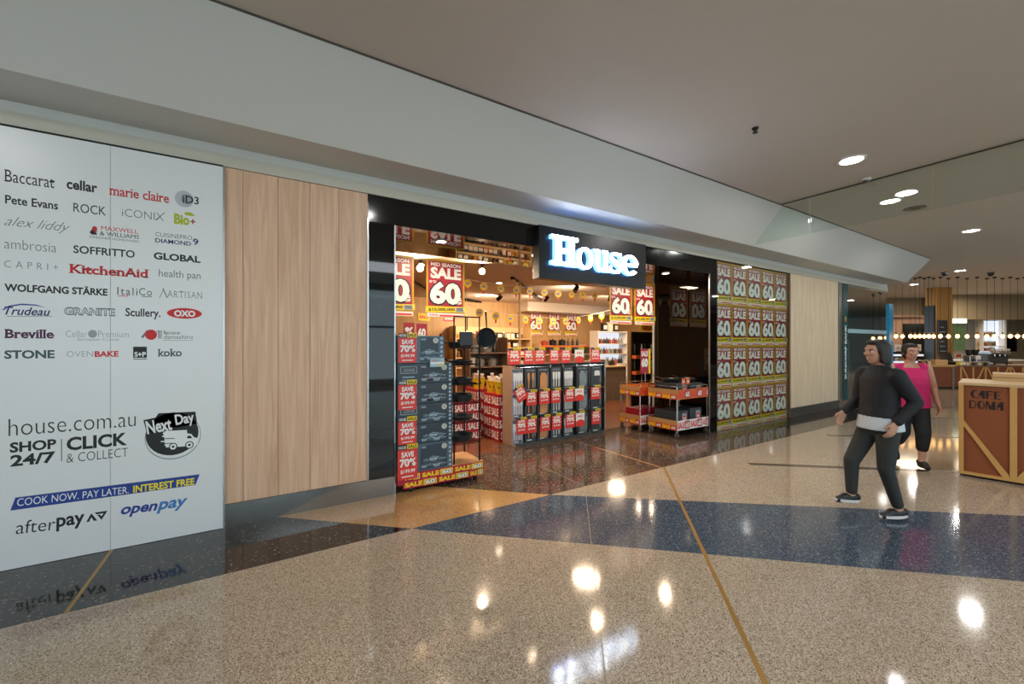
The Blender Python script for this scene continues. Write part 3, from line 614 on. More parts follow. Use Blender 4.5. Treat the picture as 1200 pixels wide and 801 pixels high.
for i, (z, h) in enumerate(zip(bx_lv, BH)):
    top = i == 5; w = .54 if top else .645
    o = empty('cookware_box', (1.272, -.05, z), ['dark cookware box at the bottom of the stack beside the portal pillar', 'second cookware box from the bottom of the pillar stack', 'third cookware box from the bottom of the pillar stack', 'fourth cookware box from the bottom of the pillar stack', 'fifth cookware box of the pillar stack, just under the smaller top box', 'smaller pale blue cookware box on top of the pillar stack'][i], 'box', 'cookware boxes stacked at the entrance')
    MB().box(0, w, 0, .36, 0, h-.002, 'box_pale' if top or i == 0 else 'box_navy').build('carton', o, bevel=.003)
    k = Ink(); x0 = .255; rr = random.Random(i)
    k.rect(x0, w-.07, .015, h-.02, 'box_navy' if top or i == 0 else 'print_dark', -.001)
    pw = w-.08-x0; zb = .03
    def pot(cx, z, r, hh, body, lay, lid=True):
        k.rect(cx-r, cx+r, z, z+hh, body, lay).oval(cx, z, r, r*.22, body, lay, 16).oval(cx, z+hh, r, r*.24, 'print_steel', lay-.0002, 16).oval(cx, z+hh, r*.9, r*.18, 'box_pale' if lid else 'print_dark', lay-.0004, 16)
        if lid: k.oval(cx, z+hh+r*.2, r*.16, r*.16, 'print_steel', lay-.0006, 10)
        k.line((cx+r*.9, z+hh*.8), (cx+r*1.55, z+hh*.95), .008, 'print_steel', lay)
    dark = 'print_maroon' if i in (3, 4) else 'box_pale'
    for q, (fx_, fz, r_, l_) in enumerate(((.22, .38, .034, 1), (.5, .44, .045, 1), (.8, .36, .036, 1), (.14, .10, .030, 0), (.36, .08, .036, 1), (.62, .08, .04, 0), (.86, .1, .026, 1))):
        pot(x0+pw*fx_, .02+(h-.12)*fz, r_, r_*.8, [dark, 'print_steel', dark, 'print_steel', dark, 'print_steel', 'box_pale'][q], -.0015-.0008*q, l_)
    for q in range(5): k.rect(x0+.01+q*.012, x0+.016+q*.012, h-.055, h-.03, 'print_steel', -.0012)
    k.done('front_picture', o)
    k = Ink(); k.oval(w-.105, h-.055, .032, .032, 'badge', -.006, 20); k.text('5', w-.118, w-.092, h-.075, h-.035, 'ink_grey', -.007); k.done('badge', o)
    k = Ink()
    for q in range(5 if h < .3 else 6): k.oval(w-.032, .025+q*(h-.045)/(4.2 if h < .3 else 5.2), .016, .016, 'print_steel', -.001, 12)
    k.done('side_dots', o)
    k = Ink(); k.rect(.03, .215, h*.5, h*.85, 'ink_lightgrey', -.001).rect(.038, .207, h*.5+.008, h*.85-.008, 'print_dark', -.0015); k.text('COOKWARE', .06, .19, h*.58, h*.75, 'ink_lightgrey', -.002, bold=.02)
    for q in range(2): k.rect(.05, .19, h*(.3-.15*q), h*(.3-.15*q)+.012, 'print_steel', -.001)
    k.done('end_print', o)
def save_card(loc, label, big=0, h=.30, w=.205):
    o = empty('price_card', loc, label, 'sign', 'save seventy percent cards')
    MB().box(0, w, -.004, 0, 0, h, 'tag_red').build('card', o)
    k = Ink().rect(0, w*.48, h, h+.05, 'print_dark', -.002).rect(w*.48, w*1.02, h+.004, h+.055, 'sale_yellow', -.002); k.text('SALE', w*.52, w*.98, h+.012, h+.046, 'ink', -.003, bold=.03)
    k.text('HOUSE', w*.05, w*.43, h+.012, h+.04, 'sale_white', -.003, bold=.02); k.done('header', o)
    k = Ink(); k.text('SAVE', w*.18, w*.82, h*.74, h*.93, 'sale_white', -.005, bold=.04); k.text('70%', w*.1, w*.92, h*.42, h*.70, 'sale_white', -.005, bold=.05)
    k.text('$199.99', w*.14, w*.88, h*.2, h*.34, 'sale_white', -.005, bold=.03); k.rect(w*.2, w*.8, h*.08, h*.12, 'sale_white', -.005); k.done('lettering', o)
    return o
CYY = -.065
save_card((1.272, CYY, 1.445), 'red save card on the topmost cookware box of the pillar stack', h=.275)
save_card((1.272, CYY, .925), 'red save card second from the top, below the bare box end', h=.275)
save_card((1.272, CYY, .545), 'red save card third from the top of the pillar stack', h=.25)
save_card((1.262, CYY-.012, .16), 'biggest red save card, lowest on the pillar stack', h=.33, w=.22)
o = tag(MB().box(0, .17, -.03, .0, 0, .1, 'label_blue').build('info_label', None, (1.63, -.056, 1.39)), 'pale blue label strip under the topmost cookware box', 'label')
k = Ink().rect(.0, .17, .03, .055, 'sale_white', -.031).oval(.13, .02, .018, .016, 'sale_yellow', -.032); k.text('WARRANTY', .01, .12, .065, .085, 'tag_red', -.032); k.done('print', o)
# black wire rack with pans
RX0, RX1, RY0, RY1 = 1.96, 2.30, .0, .44
rk = empty('pan_rack', (0, 0, .216), 'black wire rack of pans standing on the wheeled base', 'rack'); Z0 = .216
for x in (RX0, RX1):
    for y in (RY0, RY1): MB().tube((x, y, 0), (x, y, 1.78-Z0), .011, 'black_metal').build('post', rk)
def wire_shelf(z):
    k = MB()
    for x in (RX0, RX1): k.tube((x, RY0, z), (x, RY1, z), .006, 'black_metal')
    for i in range(8): y = RY0+(RY1-RY0)*i/7; k.tube((RX0, y, z), (RX1, y, z), .004 if 0 < i < 7 else .006, 'black_metal', n=5)
    return k.build('wire_shelf', rk, (0, 0, -Z0))
lv = [.44, .70, .93, 1.16, 1.40, 1.60]
for z in lv: wire_shelf(z)
MB().path([(RX0, RY0, 1.78), (RX0, RY0, 1.98), (RX1, RY0, 1.98), (RX1, RY0, 1.78)], .008, 'black_metal').tube((RX0+.17, RY0, 1.98), (RX0+.17, RY0, 1.82), .007, 'black_metal').build('top_hook_bar', rk, (0, 0, -Z0))
def pan(name, loc, r, h, label, mat='pan_blue', handle=True, rz=0, rot=None, cat='pan', group='pans on the wire rack', long=.17):
    o = empty(name, loc, label, cat, group, rz)
    MB().lathe([(.0001, 0), (r*.78, 0), (r*.84, .004), (r, h), (r*.985, h+.003), (r*.95, h-.002), (r*.78, .007), (.0001, .006)], mat, 28).build('bowl', o, smooth=True)
    if handle: MB().tube((r*.97, 0, h*.8), (r+long*.4, 0, h*.9+.012), .009, 'black', .011).tube((r+long*.4, 0, h*.9+.012), (r+long, 0, h+.03), .011, 'black', .013).build('handle', o, smooth=True)
    if rot: o.rotation_euler = rot
    return o
MX, MY = (RX0+RX1)/2, (RY0+RY1)/2-.02
pn = ['wide low dark pan on the lowest wire shelf', 'dark pan with pale rim on the second wire shelf', 'deep dark pan on the third wire shelf', 'dark pan on the fourth wire shelf, above the deep pan', 'dark frying pan on the fifth wire shelf', 'black pan on the top wire shelf']
for i, z in enumerate(lv):
    pan('frying_pan', (MX, MY, z+.007), .165, [.075, .05, .085, .06, .04, .07][i], pn[i], handle=True, rz=R(95+7*i), long=.13)
o = empty('griddle_plate', (RX0+.08, RY0-.012, 1.63), 'square black griddle hanging from the top of the wire rack', 'pan', 'pans on the wire rack')
MB().box(-.02, .15, -.02, .005, 0, .17, 'pan_black').build('plate', o, bevel=.01); MB().tube((.06, -.01, .17), (.06, -.008, .34), .008, 'black_metal').build('handle', o)
v = Vector((-.75, -.55, .05)).normalized()
pan('hanging_frying_pan', (2.40, -.02, 1.72), .135, .035, 'round dark blue frying pan hanging by its handle beside the wire rack', rot=(v.to_track_quat('Z', 'X')).to_euler(), cat='pan', long=.2)

# ================================================================== SALE BINS with buckets of packets
def sale_bin(loc, w, d, h, label):
    o = empty('sale_bin', loc, label, 'bin', 'red sale dump bins')
    MB().box(0, w, 0, d, 0, h, 'sale_red').build('carton', o, bevel=.004)
    k = Ink()
    for r in range(4):
        z = .04+r*h/4.15
        for c in range(2): k.text('SALE', .02+c*w*.5-(.03 if r % 2 else 0)+.02, .0+(c+1)*w*.5-(.03 if r % 2 else 0), z, z+h*.17, 'sale_white', -.002, bold=.03)
    k.done('front_lettering', o)
    k = Ink()
    for r in range(4):
        z = .04+r*h/4.15
        for c in range(2): k.text('SALE', .03+c*d*.5, -.01+(c+1)*d*.5, z, z+h*.17, 'sale_white', 0, bold=.03)
    q = k.done('side_lettering', o, (-.002, d, 0)); q.rotation_euler = (0, 0, R(-90))
    return o
sale_bin((3.39, 1.42, 0), .5, .55, .80, 'red sale bin just left of the utensil stand')
sale_bin((2.72, 1.75, 0), .5, .55, .66, 'red sale bin behind the wire pan rack')
sale_bin((3.34, 2.15, 0), .5, .5, .82, 'red sale bin at the back, between the pan rack and utensil stand')
pm('bucket_yellow', '#d9b51c', .4); pm('packet_white', '#d8cfc6', .45); pm('packet_pink', '#c9a396', .45)
for i, (x, y, z, lab) in enumerate(((3.52, 1.56, .80, 'yellow bucket of packets on the near sale bin'), (3.50, 1.83, .80, 'yellow bucket of packets behind the near one, on the sale bin'), (3.46, 2.3, .82, 'yellow bucket of packets on the rearmost sale bin'))):
    o = empty('yellow_bucket', (x, y, z), lab, 'bucket', 'yellow buckets on the sale bins')
    MB().lathe([(.0001, 0), (.095, 0), (.125, .2), (.131, .2), (.13, .207), (.118, .203), (.09, .01), (.0001, .01)], 'bucket_yellow', 20).build('pail', o, smooth=True)
    k = Ink(); k.text('SALE', -.06, .06, .08, .15, 'ink', -.122, bold=.04); q = k.done('lettering', o); q.rotation_euler = (R(-8), 0, R(-30))
    rr = random.Random(i)
    for q in range(8):
        a = q/7*6.283+i; rad = .082 if q < 7 else 0
        b = tag(MB().box(-.03, .03, -.007, .007, -.04, .045, rr.choice(['packet_white', 'packet_pink', 'packet_white'])).box(-.031, .031, -.0075, .0075, .03, .046, 'sale_white').build('packet', None, (x+rad*math.cos(a), y+rad*math.sin(a), z+.225+.02*rr.random()+(.05 if q == 7 else 0))), 'small white packet heaped in a yellow bucket on the sale bins', 'packet', 'packets heaped in the yellow buckets')
        b.rotation_euler = (rr.uniform(-.3, .3), rr.uniform(-.3, .3), a+1.57+rr.uniform(-.3, .3))
o = empty('price_flag', (3.75, 1.47, .801), 'small yellow price flag sticking up from the near sale bin', 'sign')
MB().tube((0, 0, 0), (0, 0, .3), .004, 'chrome').build('stick', o); k = Ink().rect(-.05, .05, .2, .36, 'sale_yellow', -.006); k.text('60', -.035, .035, .25, .31, 'ink', -.007, bold=.05); k.done('flag', o)

# ================================================================== UTENSIL STAND
GX0, GX1, GY = 3.44, 5.43, 1.0
pm('stand_side', '#a88d78', .5, var=.12)
g = empty('utensil_stand', (GX0, GY, 0), 'long low retail stand hung with packs of kitchen utensils in the shop entrance', 'stand')
GW = GX1-GX0
MB().box(.021, GW-.021, .16, .36, 0, 1.30, 'black').build('back_panel', g); MB().box(0, .02, -.0, .38, 0, 1.30, 'stand_side').build('side_panel', g); MB().box(GW-.02, GW, 0, .38, 0, 1.3, 'silver').build('side_panel', g)
MB().box(.02, GW-.02, .0, .16, 0, .05, 'kick_dark').build('plinth', g); MB().box(0, GW, .02, .38, 1.30, 1.32, 'black').build('top_board', g)
for r, z in enumerate((1.27, .86, .46)): MB().tube((.0, .02, z), (GW, .02, z), .008, 'chrome').build('hook_rail', g)
for px in (645, 660, 676, 691): MB().box(fx(px, GY)-GX0-.012, fx(px, GY)-GX0+.012, .0, .03, .05, 1.3, 'silver').build('divider', g)
pm('card_grey', '#33373b', .3); pm('card_slate', '#4a5258', .3); pm('spoon_white', '#dfe3e4', .35); pm('spoon_wood', '#c98d5a', .5); pm('spoon_steel', '#8f979b', .25, .7); pm('card_lilac', '#9d95a6', .4)
cols = [(600, 613), (615, 628.5), (630, 643.5), (646, 657.5), (660.5, 671.5), (676, 689), (693, 705)]
kindsU = [('card_lilac', 'spoon_white', 4, 'lilac pack of white kitchen tools'), ('card_grey', 'spoon_wood', 2, 'black pack of wooden spatulas'), ('card_grey', 'spoon_wood', 1, 'black pack with one broad wooden spatula'), ('card_slate', 'spoon_white', 3, 'slate pack of three white utensils'),
          ('card_slate', 'spoon_white', 5, 'slate pack of white knives'), ('card_grey', 'spoon_steel', 1, 'black pack with one grey cutting board'), ('card_grey', 'spoon_white', 0, 'black pack with a small grey gadget')]
rows = [(.87, 1.255), (.47, .845), (.06, .445)]; rname = ['top row', 'middle row', 'bottom row']; cname = ['first', 'second', 'third', 'fourth', 'fifth', 'sixth', 'last']
for ci, ((a, b), (card, ut, n_, nm)) in enumerate(zip(cols, kindsU)):
    x0, x1 = fx(a, GY-.03), fx(b, GY-.03); w = x1-x0
    first = None
    for ri, (z0, z1) in enumerate(rows):
        lab = '%s, %s of the utensil stand' % (nm, rname[ri])
        if first: dup(first, (x0, GY-.03, z0), lab); continue
        h = z1-z0; o = first = empty('utensil_pack', (x0, GY-.03, z0), lab, 'utensil pack', 'utensil packs on the stand')
        MB().box(0, w, .004, .012, 0, h, card).build('backing_card', o)
        k = Ink().rect(w*.06, w*.94, h*.86, h*.97, 'print_dark', .0035); k.rect(w*.14, w*.86, h*.03, h*.13, 'ink_teal', .0034).rect(w*.2, w*.6, h*.06, h*.1, 'sale_white', .003).rect(w*.82, w*.94, h*.2, h*.8, 'ink_grey', .0034); k.text('KITCHEN', w*.15, w*.85, h*.885, h*.945, 'ink_lightgrey', .003, bold=.02); k.done('header_print', o)
        for q in range(max(1, n_)):
            cx = w*(q+.9)/(max(1, n_)+.8) if n_ > 1 else w*.5; bw = w*.30 if n_ == 1 else w*.07+.006
            if n_ == 1: prof = [(cx-bw, h*.1), (cx+bw, h*.1), (cx+bw, h*.62), (cx+bw*.5, h*.8), (cx-bw*.5, h*.8), (cx-bw, h*.62)]
            elif n_ == 0: prof = [(w*.28, h*.55), (w*.8, h*.55), (w*.74, h*.78), (w*.34, h*.78)]
            else: prof = [(cx-bw*.35, h*.16), (cx+bw*.35, h*.16), (cx+bw*.4, h*.45), (cx+bw, h*.55), (cx+bw, h*.76), (cx+bw*.4, h*.82), (cx-bw*.4, h*.82), (cx-bw, h*.76), (cx-bw, h*.55), (cx-bw*.4, h*.45)]
            MB().prism(prof, -.010, .0035, ut).build('utensil', o, bevel=.002)
def sale_tag(loc, label, w, h, tilt=0, white=False, first=[None, None]):
    i = 1 if white else 0
    if first[i] is None:
        o = first[i] = empty('sale_tag', loc, label, 'price tag', 'red sale tags on the utensil stand')
        MB().box(0, 1, -.003, 0, 0, 1, 'sale_white' if white else 'tag_red').build('card', o)
        k = Ink()
        if white:
            k.poly([(0, 0)]+[(q/10, .32+.14*math.sin(q/10*3.14)) for q in range(11)]+[(1, 0)], 'tag_red', -.004); k.text('SALE', .2, .8, .6, .75, 'tag_red', -.004, bold=.03)
        else:
            k.text('SAVE', .18, .82, .72, .86, 'sale_white', -.004, bold=.05); k.text('70%', .1, .9, .40, .68, 'sale_white', -.004, bold=.06); k.text('$19.99', .15, .85, .2, .32, 'sale_white', -.004, bold=.04)
        k.done('lettering', o)
        k = Ink().rect(0, .45, .9, 1.03, 'print_dark', -.005).rect(.42, 1.02, .89, 1.05, 'sale_yellow', -.0055); k.text('SALE', .48, .96, .92, 1.01, 'ink', -.006, bold=.04); k.done('header', o)
        o.scale = (w, 1, h); return o
    o = dup(first[i], loc, label, scale=(w, 1, h)); o.rotation_euler = (0, tilt, 0); return o
tops = [(596, 609.5), (614, 625), (626.5, 638.5), (644, 655), (657.5, 669), (673.5, 684), (692, 703)]
mids = [(608, 617, .5), (617, 629, 0), (632, 644, 0), (646, 657, 0), (662.5, 673, 0), (674, 684, 0), (692.5, 703.5, 0)]
bots = [(605.5, 617), (617.3, 629), (633.5, 645), (647, 658), (663, 674), (675, 685), (693.5, 703.6)]
for i, (a, b) in enumerate(tops):
    x0, x1 = fx(a, GY+.05), fx(b, GY+.05); sale_tag((x0, GY+.05, 1.318), 'sale tag standing along the top of the utensil stand, %s from the left' % cname[i], x1-x0, .26, 0, i == 5)
for i, (a, b, t_) in enumerate(mids):
    x0, x1 = fx(a, GY-.06), fx(b, GY-.06); o = sale_tag((x0, GY-.056-(.012 if t_ else 0), .66+(.0 if not t_ else .05)), ('tilted sale tag, ' if t_ else 'sale tag, ')+'%s from the left across the middle of the utensil stand' % cname[i], max(x1-x0, .2), .24, -t_, i == 5)
for i, (a, b) in enumerate(bots):
    x0, x1 = fx(a, GY-.06), fx(b, GY-.06); sale_tag((x0, GY-.056, .21), 'sale tag, %s from the left along the bottom of the utensil stand' % cname[i], x1-x0, .26, 0, i == 5)

# ================================================================== RIGHT TROLLEYS
def trolley(loc, w, d, label):
    o = empty('wire_trolley', loc, label, 'trolley', 'chrome trolleys beside the black wall')
    for x in (.012, w-.012):
        for y in (.012, d-.012): MB().tube((x, y, .1), (x, y, .9), .012, 'chrome').build('post', o)
    for z0 in (.14, .68):
        MB().box(.0, w, .0, d, z0, z0+.015, 'shelf_wood').box(0, w, -.004, .006, z0, z0+.17, 'strip_orange').box(0, w, d-.006, d+.004, z0, z0+.17, 'strip_orange').box(-.004, .006, 0, d, z0, z0+.17, 'wood_warm').box(w-.006, w+.004, 0, d, z0, z0+.17, 'wood_warm').build('tray', o)
        sale_strip('sale_strip', o, 0, w, z0, z0+.17, -.006, 'sale_white' if z0 < .5 else 'strip_orange', 1, 0, 2.5, a='tag_red', bcol='sale_magenta', num='sale_white')
        q = sale_strip('sale_strip', o, 0, d, z0, z0+.09, 0, 'sale_orange', 1, 0, 2, loc=(-.006, d, 0), a='sale_yellow', bcol='sale_magenta', num='sale_white'); q.rotation_euler = (0, 0, R(-90))
    MB().path([(.012, .012, .9), (w-.012, .012, .9)], .007, 'chrome').path([(.012, d-.012, .9), (w-.012, d-.012, .9)], .007, 'chrome').path([(.012, .012, .9), (.012, d-.012, .9)], .007, 'chrome').path([(w-.012, .012, .9), (w-.012, d-.012, .9)], .007, 'chrome').build('top_rail', o)
    for x in (.03, w-.03):
        for y in (.03, d-.03): caster('caster', o, x, y, .04, .11, 'kick_dark')
    return o
trolley((6.15, .0, 0), .9, .62, 'chrome trolley of dark bakeware at the foot of the black return wall')
trolley((6.02, .70, 0), .9, .5, 'chrome trolley behind the front one, with a red box on its lower shelf')
def bake_box(loc, w, d, h, label, tilt=0, tagc='tag_red'):
    o = empty('bakeware_box', loc, label, 'box', 'dark bakeware boxes on the trolley')
    MB().box(0, w, 0, d, 0, h, 'card_grey').build('carton', o, bevel=.004)
    k = Ink().rect(w*.5, w*.85, h*.2, h*.85, 'ink_lightgrey', -.002).rect(w*.56, w*.8, h*.28, h*.72, tagc, -.0025); k.text('70%', w*.57, w*.79, h*.45, h*.6, 'sale_white', -.003, bold=.04); k.done('price_label', o)
    o.rotation_euler = (tilt, 0, 0); return o
bake_box((6.19, .06, .158), .36, .45, .3, 'dark bakeware box at the left on the lower shelf of the front trolley'); bake_box((6.62, .08, .158), .36, .42, .32, 'dark bakeware box at the right on the lower shelf of the front trolley')
for i, (x, y, w, h, lab) in enumerate(((6.19, .05, .34, .26, 'low dark bakeware box on the upper left of the front trolley'), (6.60, .06, .38, .24, 'low dark bakeware box on the upper right of the front trolley'))): bake_box((x, y, .698), w, .45, h, lab)
pan('roasting_pan', (6.36, .28, .965), .17, .06, 'dark round pan upside on the left bakeware box of the trolley', 'pan_black', True, R(100), cat='pan', group='pans on the trolley')
pan('roasting_pan', (6.8, .28, .945), .17, .07, 'dark round pan on the right bakeware box of the trolley', 'pan_black', True, R(80), cat='pan', group='pans on the trolley')
for x, lab in ((6.34, 'left orange ticket on the pans of the front trolley'), (6.47, 'right orange ticket on the pans of the front trolley')):
    o = tag(MB().box(0, .1, 0, .004, 0, .11, 'sale_orange').build('price_ticket', None, (x, .045, .93)), lab, 'ticket', 'orange tickets on the trolley'); k = Ink(); k.text('70%', .015, .085, .03, .07, 'sale_white', -.001, bold=.04); k.done('lettering', o)
o = empty('red_box', (6.1, .76, .158), 'plain red box on the lower shelf of the rear trolley', 'box'); MB().box(0, .5, 0, .36, 0, .26, 'sale_red').build('carton', o, bevel=.004); MB().box(.0, .5, -.003, 0, .2, .23, 'sale_magenta').build('tape', o)
o = empty('sale_sign', (fx(764, .4), .66, .9), 'small upright sale sign with yellow edge in front of the black wall', 'sign')
MB().tube((.13, 0, 0), (.13, 0, .22), .006, 'chrome').build('stand', o); MB().box(0, .27, -.003, .003, .2, .66, 'sale_red').box(.22, .27, -.004, .004, .2, .66, 'sale_yellow').build('card', o)
k = Ink(); k.text('SALE', .02, .2, .52, .62, 'sale_white', -.005, bold=.05); k.text('60', .02, .2, .32, .49, 'sale_white', -.005, bold=.07); k.done('lettering', o)

# ================================================================== SHOP INTERIOR: bunting, shelves, counter
pm('bunting_yellow', '#e8c21a', .45); pm('bunting_red', '#c2402c', .45); pm('bunting_grey', '#b9b4b4', .5)
def bunting(pts, y, label, r):
    w0 = [at_Y(px, py, y) for px, py in pts]; o = empty('bunting', w0[0], label, 'bunting', 'strings of sale bunting'); o0 = w0[0]
    cord = [v-o0+Vector((0, 0, r*1.05)) for v in w0]; e0 = cord[0]+Vector((-.35, 0, .1)); e1 = cord[-1]+Vector((.35, 0, .1))
    MB().path([e0+Vector((0, 0, 3.04-o0.z-e0.z)), e0]+cord+[e1, e1+Vector((0, 0, 3.04-o0.z-e1.z))], .004, 'sale_white', 5).build('cord', o)
    n = 20; disc = [(r*math.cos(2*math.pi*i/n), r*1.05*math.sin(2*math.pi*i/n)) for i in range(n)]
    k = MB().prism(disc, 0, .004, 'bunting_yellow').prism([(-r*.45, -r*.8), (r*.45, -r*.8), (r*.16, -r*1.45), (r*.3, -r*1.9), (-r*.3, -r*1.9), (-r*.16, -r*1.45)], .001, .004, 'bunting_red')
    f = k.build('flag', o); q = Ink().oval(0, .0, r*.6, r*.5, 'bunting_grey', -.001, 18); q.text('SALE', -r*.45, r*.45, -r*.18, r*.2, 'ink_navy', -.002, bold=.03); q = q.done('flag_print', f)
    for i, v in enumerate(w0):
        g_, p_ = (f, q) if i == 0 else (f.copy(), q.copy())
        if i: COL.objects.link(g_); COL.objects.link(p_); g_.parent = o; p_.parent = g_
        g_.location = v-o0; g_.rotation_euler = (0, 0, R(random.uniform(-25, 10)))
bunting([(548, 332), (567, 335.5), (587, 338), (605, 340), (621, 341), (638, 342.5), (654, 344), (670, 345), (683, 345.5), (697, 346)], 2.6, 'nearer string of yellow sale bunting high across the shop', .075)
bunting([(562, 366), (581, 370), (598, 373), (616, 374.5), (632, 376), (648, 376.5), (663, 376.5), (678, 375), (692, 372.5), (705, 370)], 4.2, 'lower, farther string of yellow sale bunting in front of the back wall', .092)
p = at_Y(609, 400, 3.0); o = empty('post', (p.x, 3.0, 0), 'slim pale post from floor to ceiling in the middle of the shop', 'post')
MB().tube((0, 0, .0), (0, 0, 3.04), .028, 'shelf_wood', n=14).build('shaft', o); MB().lathe([(.06, 0), (.06, .02), (.03, .03)], 'silver', 16).build('foot_plate', o, smooth=True)
# free-standing shelf units along the back wall
for nm, c_ in (('jar_white', '#cfc6b8'), ('jar_brown', '#6b4a34'), ('jar_black', '#1b1918'), ('jar_red', '#9c3a30'), ('jar_amber', '#b07a30'), ('jar_grey', '#85837f'), ('jar_green', '#3d5a3c')): pm(nm, c_, .3)
def goods(kind, loc, mat, h, r, label, cat, group, proto={}):
    key = (kind, mat, h, r)
    if key in proto: o = proto[key].copy(); COL.objects.link(o); o.location = loc; return tag(o, label, cat, group)
    if kind == 'jar': b = MB().lathe([(.0001, 0), (r, 0), (r, h*.72), (r*.8, h*.8), (r*.8, h*.82)], mat, 12).lathe([(r*.85, h*.82), (r*.85, h), (.0001, h)], 'jar_white' if mat != 'jar_white' else 'jar_brown', 12)
    elif kind == 'bottle': b = MB().lathe([(.0001, 0), (r, 0), (r, h*.58), (r*.35, h*.76), (r*.35, h*.98), (r*.42, h*.98), (r*.42, h), (.0001, h)], mat, 12)
    elif kind == 'pot': b = MB().lathe([(.0001, 0), (r*.95, 0), (r, h*.7), (r*1.05, h*.72), (r*.9, h*.8), (r*.2, h*.88), (r*.2, h*.93), (.02, h), (.0001, h)], mat, 14).box(-r*1.45, -r*.98, -.012, .012, h*.5, h*.56, mat).box(r*.98, r*1.45, -.012, .012, h*.5, h*.56, mat)
    else: b = MB().box(-r, r, -r*.8, r*.8, 0, h, mat).box(-r*.8, r*.8, -r*.82, -r*.8, h*.2, h*.75, 'jar_white')
    o = b.build(kind if kind != 'box' else 'carton', None, loc, smooth=kind != 'box'); proto[key] = o
    return tag(o, label, cat, group)
def shelf_unit(x0, x1, y, d, levels, label, back='shelf_wood', board='shelf_wood', top=None):
    o = empty('shelf_unit', (x0, y, 0), label, 'shelf', None); w = x1-x0; top = top or levels[-1]+.35
    MB().box(0, .025, 0, d, 0, top, board).build('side_panel', o); MB().box(w-.025, w, 0, d, 0, top, board).build('side_panel', o); MB().box(.025, w-.025, d-.02, d, 0, top, back).build('back_panel', o)
    for z in levels: MB().box(.025, w-.025, 0, d-.02, z-.03, z, board).build('shelf_board', o)
    return o
rr = random.Random(3)
def stock(x0, x1, y, z, kinds, step, labelf, cat, group):
    x = x0
    while True:
        k_, m_, h, r = rr.choice(kinds)
        wd = r*(1.5 if k_ == 'pot' else 1)
        if x+2*wd > x1: break
        goods(k_, (x+wd, y+rr.uniform(-.02, .03), z+.0005), m_, h, r, labelf, cat, group); x += max(2*wd*1.06, step)
KJ = [('jar', 'jar_white', .2, .07), ('jar', 'jar_brown', .18, .065), ('jar', 'jar_black', .22, .06), ('box', 'jar_red', .22, .08), ('box', 'jar_black', .19, .09), ('jar', 'jar_amber', .16, .07), ('box', 'jar_grey', .2, .08)]
shelf_unit(4.9, 7.62, 6.6, .5, [.5, .95, 1.25, 1.54, 1.83], 'timber shelf unit of jars and cartons against the back wall, left of the post', top=2.2)
for z, nm in ((.95, 'fourth shelf from the top'), (1.25, 'third shelf'), (1.54, 'second shelf'), (1.83, 'top shelf')): stock(5.0, 7.45, 6.78, z, KJ, .17, 'small jar on the %s of the back timber unit' % nm, 'jar', 'goods on the %s of the back timber unit' % nm)
shelf_unit(3.95, 4.95, 3.7, .4, [.45, .82, 1.14, 1.46], 'dark shelf unit of red and black cartons just left of the utensil stand', 'brown_wood', 'brown_wood', 1.80)
KM = [('box', 'jar_red', .24, .085), ('box', 'jar_black', .22, .09), ('pot', 'jar_black', .2, .1), ('box', 'jar_white', .2, .07), ('pot', 'jar_grey', .2, .1), ('bottle', 'jar_black', .26, .05)]
for z, nm in ((.82, 'third'), (1.14, 'second'), (1.46, 'top')): stock(4.0, 4.92, 3.86, z, KM, .13, 'carton or pot on the %s board of the dark unit by the utensil stand' % nm, 'carton', 'goods on the %s board of the dark unit' % nm)
shelf_unit(7.95, 10.45, 6.55, .5, [.5, .95, 1.3, 1.60], 'timber shelf unit of black pots under the three back posters', top=1.64)
KP = [('pot', 'jar_black', .24, .13), ('pot', 'jar_black', .2, .12), ('bottle', 'jar_black', .25, .05), ('pot', 'jar_red', .2, .12), ('bottle', 'jar_black', .22, .045)]
for z, nm in ((1.3, 'middle'), (1.60, 'top')): stock(8.05, 10.2, 6.74, z, KP, .2, 'black pot on the %s board under the back posters' % nm, 'pot', 'pots on the %s board under the back posters' % nm)
tag(MB().box(0, 2.45, 0, .012, 0, .05, 'strip_orange').build('shelf_edge_strip', None, (7.975, 6.537, 1.55)), 'orange price strip along the shelf under the back posters', 'price strip')
pm('lit_back', '#dfe8f2', .5, emit=(.75, .85, 1), es=.55); pm('shelf_white', '#d8d2c6', .45)
shelf_unit(9.55, 10.95, 5.5, .4, [.5, .98, 1.33, 1.67, 2.08], 'white shelf unit with cool lit back, right of the utensil stand', 'lit_back', 'shelf_white', 2.1)
KB = [('bottle', 'jar_grey', .2, .045), ('bottle', 'jar_black', .22, .045), ('jar', 'jar_grey', .16, .05), ('jar', 'jar_black', .18, .05), ('bottle', 'jar_red', .19, .045)]
for z, nm in ((.98, 'lowest lit'), (1.33, 'lower lit'), (1.67, 'upper lit')): stock(9.62, 10.85, 5.65, z, KB, .1, 'small bottle on the %s board of the white shelf unit' % nm, 'bottle', 'bottles on the %s board of the white unit' % nm)
stock(9.9, 10.6, 5.65, 2.1, [('box', 'jar_black', .26, .09), ('box', 'jar_white', .3, .09)], .25, 'carton standing on top of the white shelf unit', 'box', 'cartons on top of the white unit')
